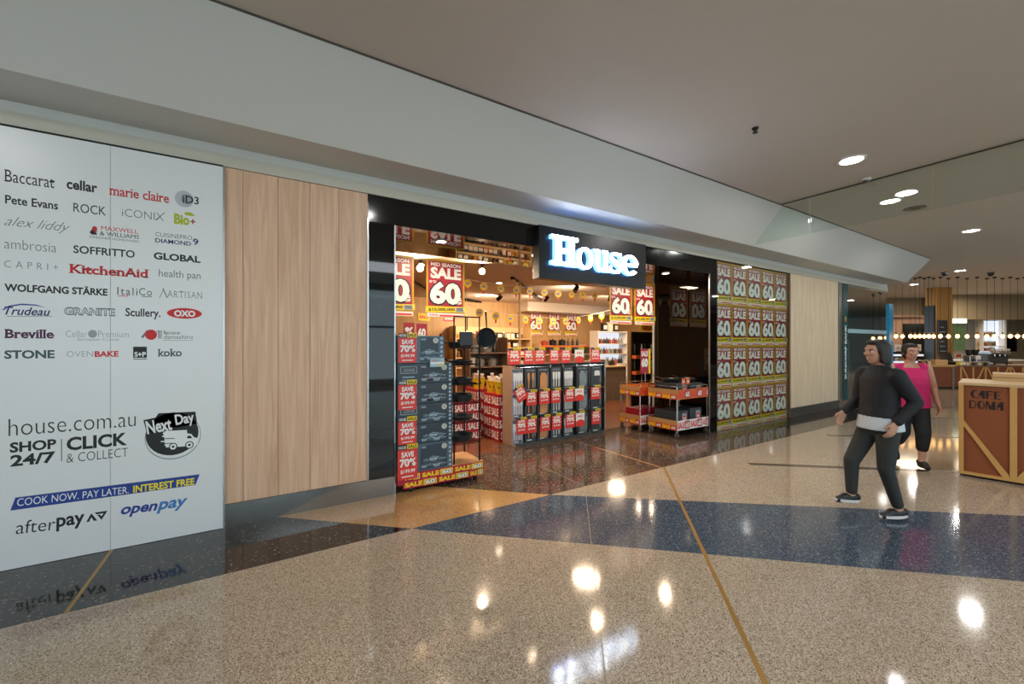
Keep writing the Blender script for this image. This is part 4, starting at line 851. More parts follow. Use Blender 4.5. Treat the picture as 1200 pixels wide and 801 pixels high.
# stone-look service counter and yellow tubs in front of the white unit
pm('stone_brown', '#6f6254', .4, var=.35, vscale=9, bump=.2)
o = empty('service_counter', (7.75, 4.0, 0), 'brown stone-fronted counter in front of the white lit shelves', 'counter')
MB().box(0, 1.5, .0, .6, 0, .98, 'stone_brown').build('body', o); MB().box(-.04, 1.54, -.04, .64, .98, 1.02, 'shelf_wood').build('worktop', o)
stock(7.8, 9.1, 4.2, 1.0205, KB+KJ[:3], .13, 'small bottle or jar standing on the brown stone counter', 'bottle', 'goods on the stone counter')
for i, (x, y) in enumerate(((6.3, 2.55), (6.68, 2.72))):
    o = empty('yellow_tub', (x, y, 0), ['yellow tub of goods on the floor just right of the utensil stand', 'second yellow tub on the floor, nearer the trolleys'][i], 'tub', 'yellow tubs on the shop floor')
    MB().lathe([(.0001, 0), (.13, 0), (.16, .32), (.17, .325), (.15, .32), (.12, .02), (.0001, .02)], 'bucket_yellow', 18).build('pail', o, smooth=True); MB().ball((0, 0, .3), .14, 'jar_amber', rz=.09).build('contents', o, smooth=True)
o = empty('crate_shelf', (6.3, 3.1, 0), 'low wooden rack with amber boxes right of the utensil stand', 'shelf')
MB().box(0, .9, 0, .4, .0, .05, 'brown_wood').box(0, .9, 0, .4, .5, .54, 'brown_wood').box(0, .04, 0, .4, .05, .5, 'brown_wood').box(.86, .9, 0, .4, .05, .5, 'brown_wood').build('frame', o)
for i in range(3): tag(MB().box(0, .22, 0, .3, 0, .3, 'jar_amber').box(.04, .18, -.003, 0, .08, .22, 'sale_yellow').build('carton', None, (6.36+.28*i, 3.13, .5405)), 'amber carton on the low wooden rack right of the utensil stand', 'box', 'amber cartons on the low rack')
# wall of hanging tools behind the trolleys
o = empty('tool_display', (7.6, 2.2, 0), 'tall black display of hanging kitchen tools behind the trolleys', 'display'); 
MB().box(0, .75, .1, .14, 0, 1.95, 'black').build('back_panel', o); MB().box(0, .75, -.1, .14, 0, .1, 'black').build('base', o)
for z, nm in ((1.3, 'a'), (.92, 'b'), (.55, 'c')):
    MB().box(0, .75, -.02, .1, z, z+.08, 'strip_orange').build('price_rail', o)
for z in (1.42, 1.03, .66):
    for i in range(6):
        tag(MB().prism([(-.012, 0), (.012, 0), (.02, .08), (.02, .2), (.008, .24), (-.008, .24), (-.02, .2), (-.02, .08)], -.008, .004, ['spoon_steel', 'jar_black', 'spoon_white'][i % 3]).build('kitchen_tool', None, (7.67+.12*i, 2.28, z)), 'slim kitchen tool hanging on the black display behind the trolleys', 'kitchen tool', 'tools hanging on the black display')
o = empty('yellow_sign', (7.75, 2.18, 1.96), 'yellow oval topper sign on the black tool display', 'sign'); k = MB().prism([(.25+.25*math.cos(i*.3142), .09+.09*math.sin(i*.3142)) for i in range(20)], 0, .01, 'sale_yellow'); k.build('board', o); q = Ink(); q.text('SALE', .1, .4, .05, .13, 'tag_red', -.001, bold=.04); q.done('lettering', o)
for x, z, w, lab in ((3.95, 2.35, .36, 'yellow promotion card on the back wall left of the jar shelves'), (4.75, 2.35, .34, 'red promotion card on the back wall beside the jar shelves')):
    m_ = 'sale_yellow' if x < 4.5 else 'sale_red'
    o = tag(MB().box(0, w, 0, .01, 0, .22, m_).build('promotion_card', None, (x, 7.185, z)), lab, 'sign', 'cards on the back wall'); k = Ink(); k.text('SALE', .04, w-.04, .06, .16, 'sale_white' if m_ == 'sale_red' else 'tag_red', -.002, bold=.05); k.done('lettering', o)
for x, z, s_, lab in ((1.62, 1.94, '%', 'small red card above the topmost cookware box'), (1.80, 1.93, '60', 'small dark sixty card above the topmost cookware box')):
    o = empty('small_card', (x, .9, z-.45), lab, 'sign', 'small cards above the box stack'); MB().box(0, .15, 0, .004, .2, .45, 'sale_red').build('card', o); MB().box(.065, .085, .004, .012, -1.49, .45, 'chrome').build('stand', o)
    k = Ink(); k.text(s_, .02, .13, .26, .39, 'sale_white', -.002, bold=.05); k.done('lettering', o)

# ================================================================== BANK
struct(MB().box(12.72, 12.92, -.02, .25, 0, 3.25, 'silver').build('wall_bank_jamb'))
struct(MB().box(12.72, 12.9, .25, 5, 0, 3.3, 'teal_dark').box(12.9, 16.6, 4.8, 5, 0, 3.3, 'teal_dark').build('wall_bank')); struct(MB().box(12.72, 16.6, .25, 5, 3.25, 3.4, 'ceiling').build('ceiling_bank'))
o = empty('bank_sign', (12.92, -.03, 0), 'tall teal sign blade with vertical white lettering beside the pale timber', 'sign')
MB().box(0, .31, 0, .1, .18, 3.23, 'teal').build('blade', o); MB().box(0, .31, .01, .1, 0, .18, 'brown_wood').build('foot', o)
k = Ink(); k.text('SUNCORP BANK', -.72, .72, -.06, .06, 'ink_white', 0, bold=.03, rot=R(90)); q = k.done('lettering', o, (.16, -.002, 1.45))
k = Ink().oval(0, 0, .05, .05, 'sale_orange').poly([(-.05, .03), (.05, .03), (.0, .12)], 'sale_yellow', -.001); k.done('emblem', o, (.15, -.002, 2.28))
wn = struct(MB().box(13.23, 16.2, .0, .03, 0, .12, 'black_metal').box(13.23, 16.2, 0, .03, 3.2, 3.25, 'silver').build('window_21'))
for a, b in ((13.24, 14.72), (14.725, 16.2)): MB().box(a, b, .008, .018, .12, 3.2, 'pane_bank').build('window_pane', wn)
tag(MB().box(0, 2.96, -.004, 0, 0, .11, 'label_blue').build('glass_band', None, (13.235, .0075, 1.95)), 'pale blue band across the bank glass', 'decal')
area('bank_fill', (14.6, 2.4, 3.2), 30, .6, (.7, .95, 1.0))  # fill light added to brighten the bank interior
o = empty('lit_poster', (14.0, .25, .55), 'narrow white poster panel just behind the bank glass', 'poster'); pm('poster_glow', '#dfeaf0', .4, emit=(.8, .92, 1), es=.5)
MB().box(-.2, .2, 0, .04, .0, 1.25, 'teal').build('frame', o); MB().box(-.16, .16, -.004, 0, .05, 1.2, 'poster_glow').build('sheet', o); k = Ink().rect(-.1, .1, .3, .7, 'ink_lightgrey', -.006).rect(-.1, .1, .85, 1.05, 'ink_teal', -.006); k.done('print', o)
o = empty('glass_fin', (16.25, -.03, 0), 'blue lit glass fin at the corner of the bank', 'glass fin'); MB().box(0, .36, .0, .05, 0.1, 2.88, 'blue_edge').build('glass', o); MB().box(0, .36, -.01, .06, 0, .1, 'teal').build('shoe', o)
struct(MB().box(16.3, 16.55, .25, 24, 0, 4.04, 'plaster').build('wall_side'))

# ================================================================== CAFE
def cz(py, d): return CAM.z+(CY-py)/FPX*d
def cobj(name, px, z, d, label, cat, group=None, rz=0):
    p = at_D(px, CY, d); return empty(name, (p.x, p.y, z), label, cat, group, -YAW+rz)
def cw(dpx, d): return dpx*d/FPX
pm('cafe_wall', '#8f8169', .8); pm('cafe_pink', '#9a7a66', .8); pm('cafe_green', '#4f6a4a', .7, var=.4, vscale=5); pm('crate_brown', '#7d4325', .45, var=.08, vscale=3); pm('batten', '#c79a58', .5, var=.1); timber('column_wood', '#9a7038', '#b98c4c', .5, 6, .4)
pm('crate_face', '#8a4a25', .5, var=.12, vscale=2); pm('doma_ink', '#1a120e', .5)
def cstruct(name, px0, px1, d0, d1, z0, z1, mat):
    p = at_D(px0, CY, d0); return struct(MB().box(0, cw(px1-px0, d0), 0, d1-d0, z0, z1, mat).build(name, None, (p.x, p.y, 0), -YAW))
cstruct('wall_cafe', 990, 1400, 21, 21.3, 0, 4.04, 'cafe_wall'); cstruct('shadow_line0', 1117, 1420, 19.5, 21, cz(374, 19.5), 4.04, 'cafe_wall')
cstruct('wall_cafe_low', 1030, 1086, 20.4, 21, 0, cz(371, 20.4), 'cafe_pink'); cstruct('shadow_line1', 1030, 1086, 20.2, 20.35, cz(371.5, 20.2), cz(369, 20.2), 'brown_wood')
cstruct('door_1', 1060, 1086, 20.3, 20.4, 0, cz(379, 20.3), 'jar_black')
col = cstruct('column', 1096.5, 1115.5, 17, 17.42, 0, 4.04, 'column_wood')
MB().box(0, .03, -.02, .0, 0, 4.04, 'batten').box(cw(19, 17)-.03, cw(19, 17), -.02, 0, 0, 4.04, 'batten').build('edge_batten', col)
struct(col)
o = cobj('menu_panel', 1100, cz(416, 16.9), 16.9, 'dark menu panel on the timber column over the cafe counter', 'menu board'); MB().box(0, cw(10.5, 16.9), 0, .05, 0, cw(41, 16.9), 'card_grey').build('board', o); k = Ink()
for i in range(6): k.rect(.05, cw(10.5, 16.9)-.05-.05*(i % 3), .15+.2*i, .19+.2*i, 'ink_lightgrey', -.002)
k.done('menu_print', o)
o = cobj('slat_screen', 1096.5, 0, 17, 'dark panel with short timber slats on the left side of the cafe column', 'screen')
MB().box(-.05, -.003, .01, .41, .0, cz(358, 17.2), 'jar_black').build('panel', o)
for i in range(3): MB().box(-.05, -.003, .03+.14*i, .09+.14*i, cz(358, 17.2)+.002, 4.03, 'batten').build('slat', o)
o = cobj('kitchen_shelf', 1143, 0, 20.2, 'tall white kitchen shelf behind the cafe counter', 'shelf'); w_ = cw(28, 20.2)
MB().box(0, .07, -.3, 0, 0, cz(373.5, 20.2), 'sale_white').box(w_-.1, w_, -.3, 0, 0, cz(373.5, 20.2), 'sale_white').box(.07, w_-.1, -.3, 0, cz(373.5, 20.2)-.08, cz(373.5, 20.2), 'sale_white').build('frame', o)
MB().box(.07, w_-.1, -.05, 0, 0, cz(374, 20.2)-.08, 'lit_back').build('back', o)
for py in (394, 405, 412): MB().box(.07, w_-.1, -.3, -.05, cz(py, 20.2)-.04, cz(py, 20.2), 'sale_white').build('shelf_board', o)
for py, n_ in ((394, 7), (405, 8), (412, 7)):
    for i in range(n_):
        p = at_D(1147+i*21/n_, CY, 20.05); goods('jar' if i % 3 else 'bottle', (p.x, p.y, cz(py, 20.2)+.001), ['jar_amber', 'jar_grey', 'jar_green', 'jar_red'][i % 4], .24, .05, 'small jar or bottle on the %s board of the white kitchen shelf' % {394: 'upper', 405: 'middle', 412: 'lower'}[py], 'jar', 'jars on the %s board of the white kitchen shelf' % {394: 'upper', 405: 'middle', 412: 'lower'}[py])
o = cobj('wall_shelf', 1171.5, cz(394, 20.3), 20.3, 'long white wall shelf right of the tall white kitchen shelf', 'shelf'); MB().box(0, 2.6, -.25, 0, 0, .06, 'sale_white').box(1.1, 1.14, -.2, 0, -.15, 0, 'sale_white').box(2.0, 2.04, -.2, 0, -.15, 0, 'sale_white').build('board', o)
o = cobj('dark_cabinet', 1176, cz(412, 20.0), 20.0, 'dark glass-fronted cabinet on the cafe back wall', 'cabinet'); MB().box(0, cw(16, 20), 0, .4, 0, cw(17, 20), 'jar_black').build('body', o, bevel=.01); MB().box(.05, cw(16, 20)-.05, -.01, 0, .05, cw(17, 20)-.05, 'black_gloss').build('door', o); MB().box(.06, .08, -.04, -.01, .2, .5, 'chrome').build('handle', o)
o = cobj('back_bench', 1117, 0, 19.2, 'pale work bench along the cafe back wall', 'bench'); MB().box(0, 3.6, 0, .7, .86, .92, 'sale_white').build('worktop', o); MB().box(0, 3.6, .02, .68, 0, .86, 'cafe_wall').build('body', o)
o = cobj('green_panel', 1117, cz(412, 19.3), 19.9, 'green planted wall panel between the timber column and white shelf', 'panel'); MB().box(0, cw(14, 19.9), 0, .08, 0, cw(31, 19.9), 'cafe_green').build('planting', o); MB().box(0, cw(14, 19.9), -.02, .0, 0, .05, 'brown_wood').build('frame', o)
o = cobj('light_box', 1115.6, cz(378.5, 19.2), 19.2, 'pale green glowing light box beside the timber column', 'light box'); pm('box_glow', '#d5e6d8', .5, emit=(.75, .95, .8), es=.8); MB().box(0, cw(18, 19.2), 0, .12, .0, cw(5.5, 19.2), 'box_glow').build('diffuser', o); MB().box(-.01, cw(18, 19.2)+.01, -.005, .13, -.03, 0, 'silver').build('frame', o)
# display fridge
o = cobj('display_fridge', 1046, 0, 18, 'lit white display fridge far back behind the walking people', 'fridge'); w_ = cw(37, 18)
MB().box(0, w_, .1, .7, 0, cz(412, 18), 'jar_black').build('body', o)
for py in (416, 424): MB().box(.02, w_-.02, .0, .1, cz(py, 18)-.04, cz(py, 18)+.04, 'poster_glow').build('lit_shelf', o)
MB().box(0, w_, 0, .1, 0, .5, 'cafe_wall').build('base', o)
for i in range(7):
    p = at_D(1047.5+i*3.4, CY, 18.05); goods('box', (p.x, p.y, cz(424, 18)+.0405), ['jar_red', 'jar_white', 'jar_grey', 'jar_amber'][i % 4], .16, .05, 'small food pack in the lit display fridge', 'food pack', 'food packs in the display fridge')
for px, lab in ((1072.5, 'white notice card standing on the far display fridge, right'), (1049, 'pale notice card standing on the far display fridge, left')):
    o = cobj('notice_card', px, cz(412, 18), 18.3, lab, 'notice', 'notice cards on the display fridge'); MB().box(0, cw(7, 18.3), 0, .01, .03, cw(8.5, 18.3), 'sale_white').build('card', o); MB().box(0, cw(7, 18.3), -.02, .05, 0, .03, 'silver').build('holder', o); k = Ink().rect(.06, cw(7, 18.3)-.06, .1, .24, 'packet_pink', -.002); k.done('print', o)
# counters
D0 = 15.0; HT = cz(428, D0)
o = cobj('cafe_counter', 1075, 0, D0, 'brown cafe counter section at the left with a steel corner post', 'counter', 'cafe counters'); w_ = cw(43, D0)
MB().box(0, w_, .0, 1.0, .06, HT-.05, 'crate_brown').build('body', o); MB().box(-.03, w_+.02, -.03, 1.03, HT-.05, HT, 'batten').build('worktop', o); MB().box(0, w_, .03, 1.0, 0, .06, 'black').build('plinth', o); MB().box(w_-.08, w_, -.015, 0, .0, HT-.05, 'silver').build('corner_post', o)
o = cobj('cafe_counter', 1118.5, 0, D0+.05, 'long brown cafe counter with zigzag timber battens behind the nearer counter', 'counter', 'cafe counters'); w_ = cw(130, D0)
MB().box(0, w_, .0, 1.0, .06, HT-.05, 'crate_brown').build('body', o); MB().box(-.0, w_, -.03, 1.03, HT-.05, HT, 'brown_wood').build('worktop', o); MB().box(0, w_, .03, 1.0, 0, .06, 'black').build('plinth', o)
for i in range(9):
    x = .22+.46*i; zt, zb = HT-.06, .08
    MB().box(x-.03, x+.03, -.025, 0, zb, zt, 'batten').build('batten', o)
    a, b = ((x+.03, zt), (x+.43, zb)) if i % 2 == 0 else ((x+.03, zb), (x+.43, zt)); s_ = .05 if a[1] > b[1] else -.05
    MB().prism([(a[0], a[1]), (a[0]+.055, a[1]), (b[0], b[1]), (b[0]-.055, b[1])], -.02, 0, 'batten').build('diagonal_batten', o)
# things on the counters
o = cobj('bread_crate', 1096, HT+.0005, D0+.2, 'pale timber crate on the left cafe counter', 'crate'); w_ = cw(15, D0); MB().box(0, w_, 0, .3, 0, .02, 'shelf_wood').box(0, w_, 0, .02, .0, .2, 'shelf_wood').box(0, w_, .28, .3, 0, .2, 'shelf_wood').box(0, .02, .02, .28, .02, .2, 'shelf_wood').box(w_-.02, w_, .02, .28, .02, .2, 'shelf_wood').build('box', o); MB().box(0, w_, -.006, 0, .09, .12, 'batten').build('slat', o)
o = cobj('coffee_machine', 1161, HT+.0005, D0+.3, 'wide grey espresso machine on the cafe counter', 'coffee machine'); w_ = cw(25, D0)
MB().box(0, w_, .1, .6, .06, .44, 'kick_dark').box(0, w_, 0, .6, .40, .50, 'silver').build('body', o, bevel=.015); MB().box(.02, w_-.02, -.05, .12, .05, .09, 'chrome').build('drip_tray', o)
for x in (.2, w_*.5, w_-.2): MB().tube((x, .05, .40), (x, .05, .33), .035, 'chrome', n=12).tube((x, .05, .33), (x, -.14, .31), .014, 'black').build('group_head', o)
for x in (.06, w_-.06): MB().tube((x, .1, 0), (x, .1, .07), .03, 'black').tube((x, .5, 0), (x, .5, .07), .03, 'black').build('foot', o)
MB().box(.05, w_-.05, .08, .55, .50, .53, 'chrome').build('cup_rail', o)
for i in range(6):
    p = at_D(1163+i*3.8, CY, D0+.55); tag(MB().lathe([(.0001, 0), (.03, 0), (.045, .08), (.04, .08), (.028, .01), (.0001, .01)], 'sale_white', 12).build('coffee_cup', None, (p.x, p.y, HT+.531), smooth=True), 'white coffee cup standing on the espresso machine', 'cup', 'cups on the espresso machine')
for px, mt, lab in ((1147, 'sale_white', 'white coffee grinder with dark hopper on the cafe counter'), (1139.5, 'silver', 'grey coffee grinder with dark hopper on the cafe counter')):
    o = cobj('coffee_grinder', px, HT+.0005, D0+.3, lab, 'coffee grinder'); MB().box(-.09, .09, 0, .25, 0, .36, mt).build('body', o, bevel=.02); MB().lathe([(.06, 0), (.12, .2), (.12, .22), (.0001, .22)], 'jar_black', 14, (0, .12, .36)).build('hopper', o, smooth=True); MB().box(-.05, .05, -.06, 0, .16, .2, 'black').build('spout', o)
o = cobj('register', 1113, HT+.0005, D0+.62, 'black till screen on the left cafe counter', 'till'); MB().box(-.2, .25, 0, .2, 0, .1, 'black').build('base', o); a = MB().box(-.24, .24, .0, .04, 0, .36, 'jar_black'); a.xf(Matrix.Translation((0, .08, .13)) @ Matrix.Rotation(R(-20), 4, 'X')).build('screen', o); MB().box(-.05, .05, .08, .14, .1, .2, 'black').build('neck', o)
o = cobj('yellow_box', 1125.5, HT+.0005, D0+.15, 'small yellow box on the cafe counter', 'box'); MB().box(0, .2, 0, .15, 0, .12, 'sale_yellow').build('carton', o, bevel=.004); MB().box(0, .2, -.004, 0, .03, .09, 'sale_white').build('label_print', o)
o = cobj('poster_card', 1119, HT+.0005, D0+.7, 'red and white sign standing on the cafe counter beside the column', 'sign'); MB().box(0, cw(15, D0), 0, .01, .25, .42, 'sale_white').build('board', o); MB().box(.03, .24, -.004, 0, .28, .4, 'sale_orange').build('red_patch', o); MB().box(.2, .22, 0, .02, 0, .25, 'chrome').build('stand', o)
for i in range(9):
    p = at_D(1077.3+i*1.95, CY, D0+.25+.15*(i % 3)); goods('bottle' if i % 2 else 'jar', (p.x, p.y, HT+.0005), ['jar_black', 'jar_red', 'jar_white', 'jar_amber'][i % 4], .2, .045, 'small jar or bottle at the left end of the cafe counter', 'jar', 'jars at the left of the cafe counter')
for i in range(8):
    p = at_D(1134.5+i*3.4, CY, D0+.12+.1*(i % 2)); goods('jar', (p.x, p.y, HT+.0005), ['jar_white', 'jar_grey', 'jar_black', 'jar_amber'][(i*3) % 4], .13, .045, 'small jar or cup along the front of the long cafe counter', 'jar', 'jars along the long cafe counter')
# pendants
bulbs = [1213, 1225, 1238, 1252, 1267, 1283, 1050, 1057.6, 1067, 1072.4, 1077.8, 1083, 1088.6, 1094, 1102, 1111.5, 1122, 1133.3, 1145, 1156.4, 1165.4, 1174.8, 1184, 1192.4, 1201]
first = None
for i, px in enumerate(bulbs):
    d = 14.4+.25*(i % 2); py = 396.5 if px < 1060 else (394 if px < 1100 else 392.5); p = at_D(px, py, d); p.z = 1.93
    lab = 'glowing bare pendant bulb over the cafe counter'
    if first: dup(first, (p.x, p.y, p.z), lab); continue
    o = first = empty('pendant_lamp', p, lab, 'pendant lamp', 'bare pendant bulbs over the cafe')
    MB().ball((0, 0, 0), .055, 'bulb_glow', rz=.07, n=12, m=8).build('bulb', o, smooth=True); MB().tube((0, 0, .06), (0, 0, .15), .028, 'brown_wood', .024, 10).build('socket', o); MB().tube((0, 0, .15), (0, 0, 4.04-p.z), .006, 'black', n=5).build('cord', o); MB().lathe([(.05, 4.02-p.z-.03), (.05, 4.04-p.z), (.0001, 4.04-p.z)], 'black', 12).build('ceiling_rose', o)
for px, d in ((1150, 18.0), (1070, 18.6), (1230, 16.5)):
    p = at_D(px, CY, d); area('cafe_fill', (p.x, p.y, 3.9), CAFE_FILL*1.1, 1.6, (1, .82, .6))  # broad fill lights added to brighten the cafe, without fittings
# near counter with painted lettering
DR = R(-90+8); PD = at_Z(1125, 557, 0)
o = empty('crate_counter', (PD.x, PD.y, 0), 'near brown crate-style cafe counter with timber frame and dark lettering at the right edge', 'counter', None, DR); CH, CL, S = 1.17, 2.52, .42
MB().box(.0, CL, .02, .9, .03, CH-.03, 'crate_face').build('body', o)
MB().box(0, CL, .06, .86, 0, .03, 'black').build('plinth', o)
for i in range(7):
    x = i*S; MB().box(max(0, x-.025), min(CL, x+.03), -.003, .022, .03, CH-.03, 'batten').build('upright', o)
MB().box(-.012, .02, .0, .9, .03, CH-.03, 'batten').build('end_upright', o)
MB().box(0, CL, -.002, .02, .03, .065, 'batten').build('bottom_rail', o); MB().box(-.015, CL, -.006, .9, CH-.03, CH, 'shelf_wood').build('worktop', o)
for i in range(6):
    x0, x1 = i*S+.03, (i+1)*S-.03; zt, zb = CH*.60, .065
    pts = [(x0, zt), (x0, zt-.07), (x1-.05, zb), (x1, zb), (x1, zb+.03)] if i % 2 == 0 else [(x1, zt), (x1, zt-.07), (x0+.05, zb), (x0, zb), (x0, zb+.03)]
    MB().prism(pts, .0, .019, 'batten').build('diagonal_batten', o)
k = Ink()
def deco(ch, x, z, w, h):
    t_ = w*.36
    if ch == 'C': k.poly([(x+w, z+h), (x+w*.4, z+h), (x+w*.1, z+h*.75), (x, z+h*.5), (x+w*.1, z+h*.25), (x+w*.4, z), (x+w, z), (x+w, z+h*.1), (x+w*.55, z+h*.12), (x+w*.45, z+h*.5), (x+w*.55, z+h*.88), (x+w, z+h*.9)], 'doma_ink')
    if ch == 'A': k.poly([(x, z), (x+w*.12, z), (x+w*.18, z+h*.35), (x+w*.55, z+h*.35), (x+w*.55, z), (x+w, z), (x+w, z+h), (x+w*.5, z+h), (x+w*.14, z+h*.55)], 'doma_ink')
    if ch == 'F': k.rect(x, x+t_, z, z+h, 'doma_ink').rect(x+t_, x+w, z+h*.86, z+h, 'doma_ink').rect(x+t_, x+w*.85, z+h*.48, z+h*.58, 'doma_ink')
    if ch == 'E': k.rect(x, x+t_, z, z+h, 'doma_ink').rect(x+t_, x+w, z+h*.9, z+h, 'doma_ink').rect(x+t_, x+w*.85, z+h*.48, z+h*.58, 'doma_ink').rect(x+t_, x+w, z, z+h*.1, 'doma_ink')
    if ch == 'D': k.rect(x, x+t_*.8, z, z+h, 'doma_ink').poly([(x+t_*.8, z+h), (x+w*.75, z+h), (x+w, z+h*.65), (x+w, z+h*.35), (x+w*.75, z), (x+t_*.8, z), (x+t_*.8, z+h*.1), (x+w*.7, z+h*.12), (x+w*.86, z+h*.4), (x+w*.86, z+h*.6), (x+w*.7, z+h*.88), (x+t_*.8, z+h*.9)], 'doma_ink')
    if ch == 'O': k.oval(x+w/2, z+h/2, w/2, h/2, 'doma_ink').oval(x+w*.6, z+h/2, w*.24, h*.4, 'crate_face', -.001)
    if ch == 'M': k.poly([(x, z), (x+w*.12, z), (x+w*.16, z+h*.7), (x+w*.42, z), (x+w*.58, z), (x+w*.66, z+h*.4), (x+w*.66, z), (x+w, z), (x+w, z+h), (x+w*.72, z+h), (x+w*.5, z+h*.35), (x+w*.26, z+h), (x, z+h)], 'doma_ink')
for i, ch in enumerate('CAFE'): deco(ch, .085+.063*i, .985, .055, .095)
for i, (ch, x, w_) in enumerate((('D', .075, .058), ('O', .142, .06), ('M', .21, .075), ('A', .293, .055))): deco(ch, x, .855, w_, .1)
k.done('lettering', o, (0, .018, 0))
o = tag(MB().box(0, 1.6, 0, .5, 0, .09, 'shelf_wood').box(0, 1.6, -.004, 0, .04, .048, 'brown_wood').build('timber_tray', None, at_D(1163, CY, 5.35).to_tuple()[:2]+(CH+.0005,), DR), 'pale low timber tray on top of the near crate counter', 'tray')

# ================================================================== PEOPLE
pm('skin', '#b98a72', .55); pm('hair', '#1d1613', .6); pm('pink_cloth', '#c2185f', .75); pm('black_cloth', '#101114', .8); pm('navy_cloth', '#12151b', .75); pm('grey_cloth', '#2d302f', .8); pm('white_cloth', '#c4cdd6', .75); pm('shoe_white', '#dcdcdc', .5); pm('shoe_black', '#141416', .5); pm('eye', '#1a1410', .3); pm('lip', '#8d4b45', .5)
def loft(mb, rings, mat, n=20):      # rings: (x, y, z, front-back radius, half width)
    vs = []; fs = []
    for (x, y, z, a, b) in rings: vs += [(x+a*math.cos(2*math.pi*i/n), y+b*math.sin(2*math.pi*i/n), z) for i in range(n)]
    for k_ in range(len(rings)-1): fs += [(k_*n+i, k_*n+(i+1) % n, (k_+1)*n+(i+1) % n, (k_+1)*n+i) for i in range(n)]
    fs += [tuple(range(n-1, -1, -1)), tuple((len(rings)-1)*n+i for i in range(n))]
    return mb.add(vs, fs, mat)
def bone(mb, p, q, r1, r2, mat): mb.tube(p, q, r1, mat, r2, 14); mb.ball(p, r1, mat, n=14, m=8); mb.ball(q, r2, mat, n=14, m=8)
def meld(mb, name, parent, vox=.009, smooth=6):     # one continuous surface
    o = mb.build(name, parent); r = o.modifiers.new('r', 'REMESH'); r.mode = 'VOXEL'; r.voxel_size = vox; r.use_smooth_shade = True
    s = o.modifiers.new('s', 'SMOOTH'); s.iterations = smooth; s.factor = .5
    bpy.context.view_layer.update(); me = bpy.data.meshes.new_from_object(o.evaluated_get(bpy.context.evaluated_depsgraph_get()))
    me.polygons.foreach_set('use_smooth', [True]*len(me.polygons)); o.modifiers.clear(); o.data = me; return o
def hand(mb, w, d, side, m='skin', curl=.35):
    d = Vector(d).normalized(); f = Vector((1, 0, 0)); f = (f-d*f.dot(d)).normalized(); nrm = d.cross(f).normalized()*side     # f: towards the thumb, nrm: towards the body
    w = Vector(w); palm = w+d*.085
    for t_ in (-.026, -.009, .009, .026): bone(mb, w+f*t_*.8+d*.015, palm+f*t_, .013, .012, m)
    for t_, L in zip((.028, .01, -.009, -.027), (.068, .076, .07, .055)):
        a = palm+f*t_; b = a+d*L*.45+nrm*curl*.012; c = b+d*L*.3+nrm*curl*.04; e = c+d*L*.2+nrm*curl*.05
        bone(mb, a, b, .0095, .009, m); bone(mb, b, c, .009, .0085, m); bone(mb, c, e, .0085, .0075, m)
    a = w+d*.03+f*.028; b = a+d*.03+f*.028; c = b+d*.032+f*.01+nrm*.012; bone(mb, a, b, .013, .011, m); bone(mb, b, c, .011, .009, m)
def head(mb, c, s=1.0, turn=0):
    rot = Matrix.Translation(c) @ Matrix.Rotation(turn, 4, 'Z') @ Matrix.Scale(s, 4); k0 = len(mb.v)
    mb.ball((-.005, 0, .045), .093, 'skin', .075, .088, 20, 14); mb.ball((.02, 0, -.025), .066, 'skin', .058, .078, 18, 12); mb.ball((.045, 0, -.075), .032, 'skin', .034, .026)
    mb.ball((.07, .03, .0), .026, 'skin', .026, .022); mb.ball((.07, -.03, .0), .026, 'skin', .026, .022); mb.ball((.078, 0, .048), .02, 'skin', .05, .016)
    bone(mb, (.088, 0, .03), (.104, 0, -.008), .008, .013, 'skin'); mb.ball((.09, .012, -.012), .010, 'skin'); mb.ball((.09, -.012, -.012), .010, 'skin')
    mb.ball((.08, 0, -.042), .012, 'skin', .024, .007); mb.ball((.078, 0, -.054), .012, 'skin', .02, .007)
    for sd in (-1, 1): mb.ball((-.01, sd*.077, .005), .018, 'skin', .009, .03)
    mb.xf(rot, k0); return rot
def face_bits(parent, rot):
    for sd in (-1, 1):
        mb = MB().ball((.079, sd*.031, .018), .0085, 'shoe_white', .013, .008); mb.ball((.0855, sd*.031, .018), .0045, 'eye', .006, .006); mb.xf(rot); mb.build('eye', parent, smooth=True)
        mb = MB().tube((.088, sd*.016, .036), (.08, sd*.05, .038), .004, 'hair', n=6); mb.xf(rot); mb.build('eyebrow', parent)
    mb = MB().ball((.0865, 0, -.047), .008, 'lip', .02, .008); mb.xf(rot); mb.build('lips', parent, smooth=True)
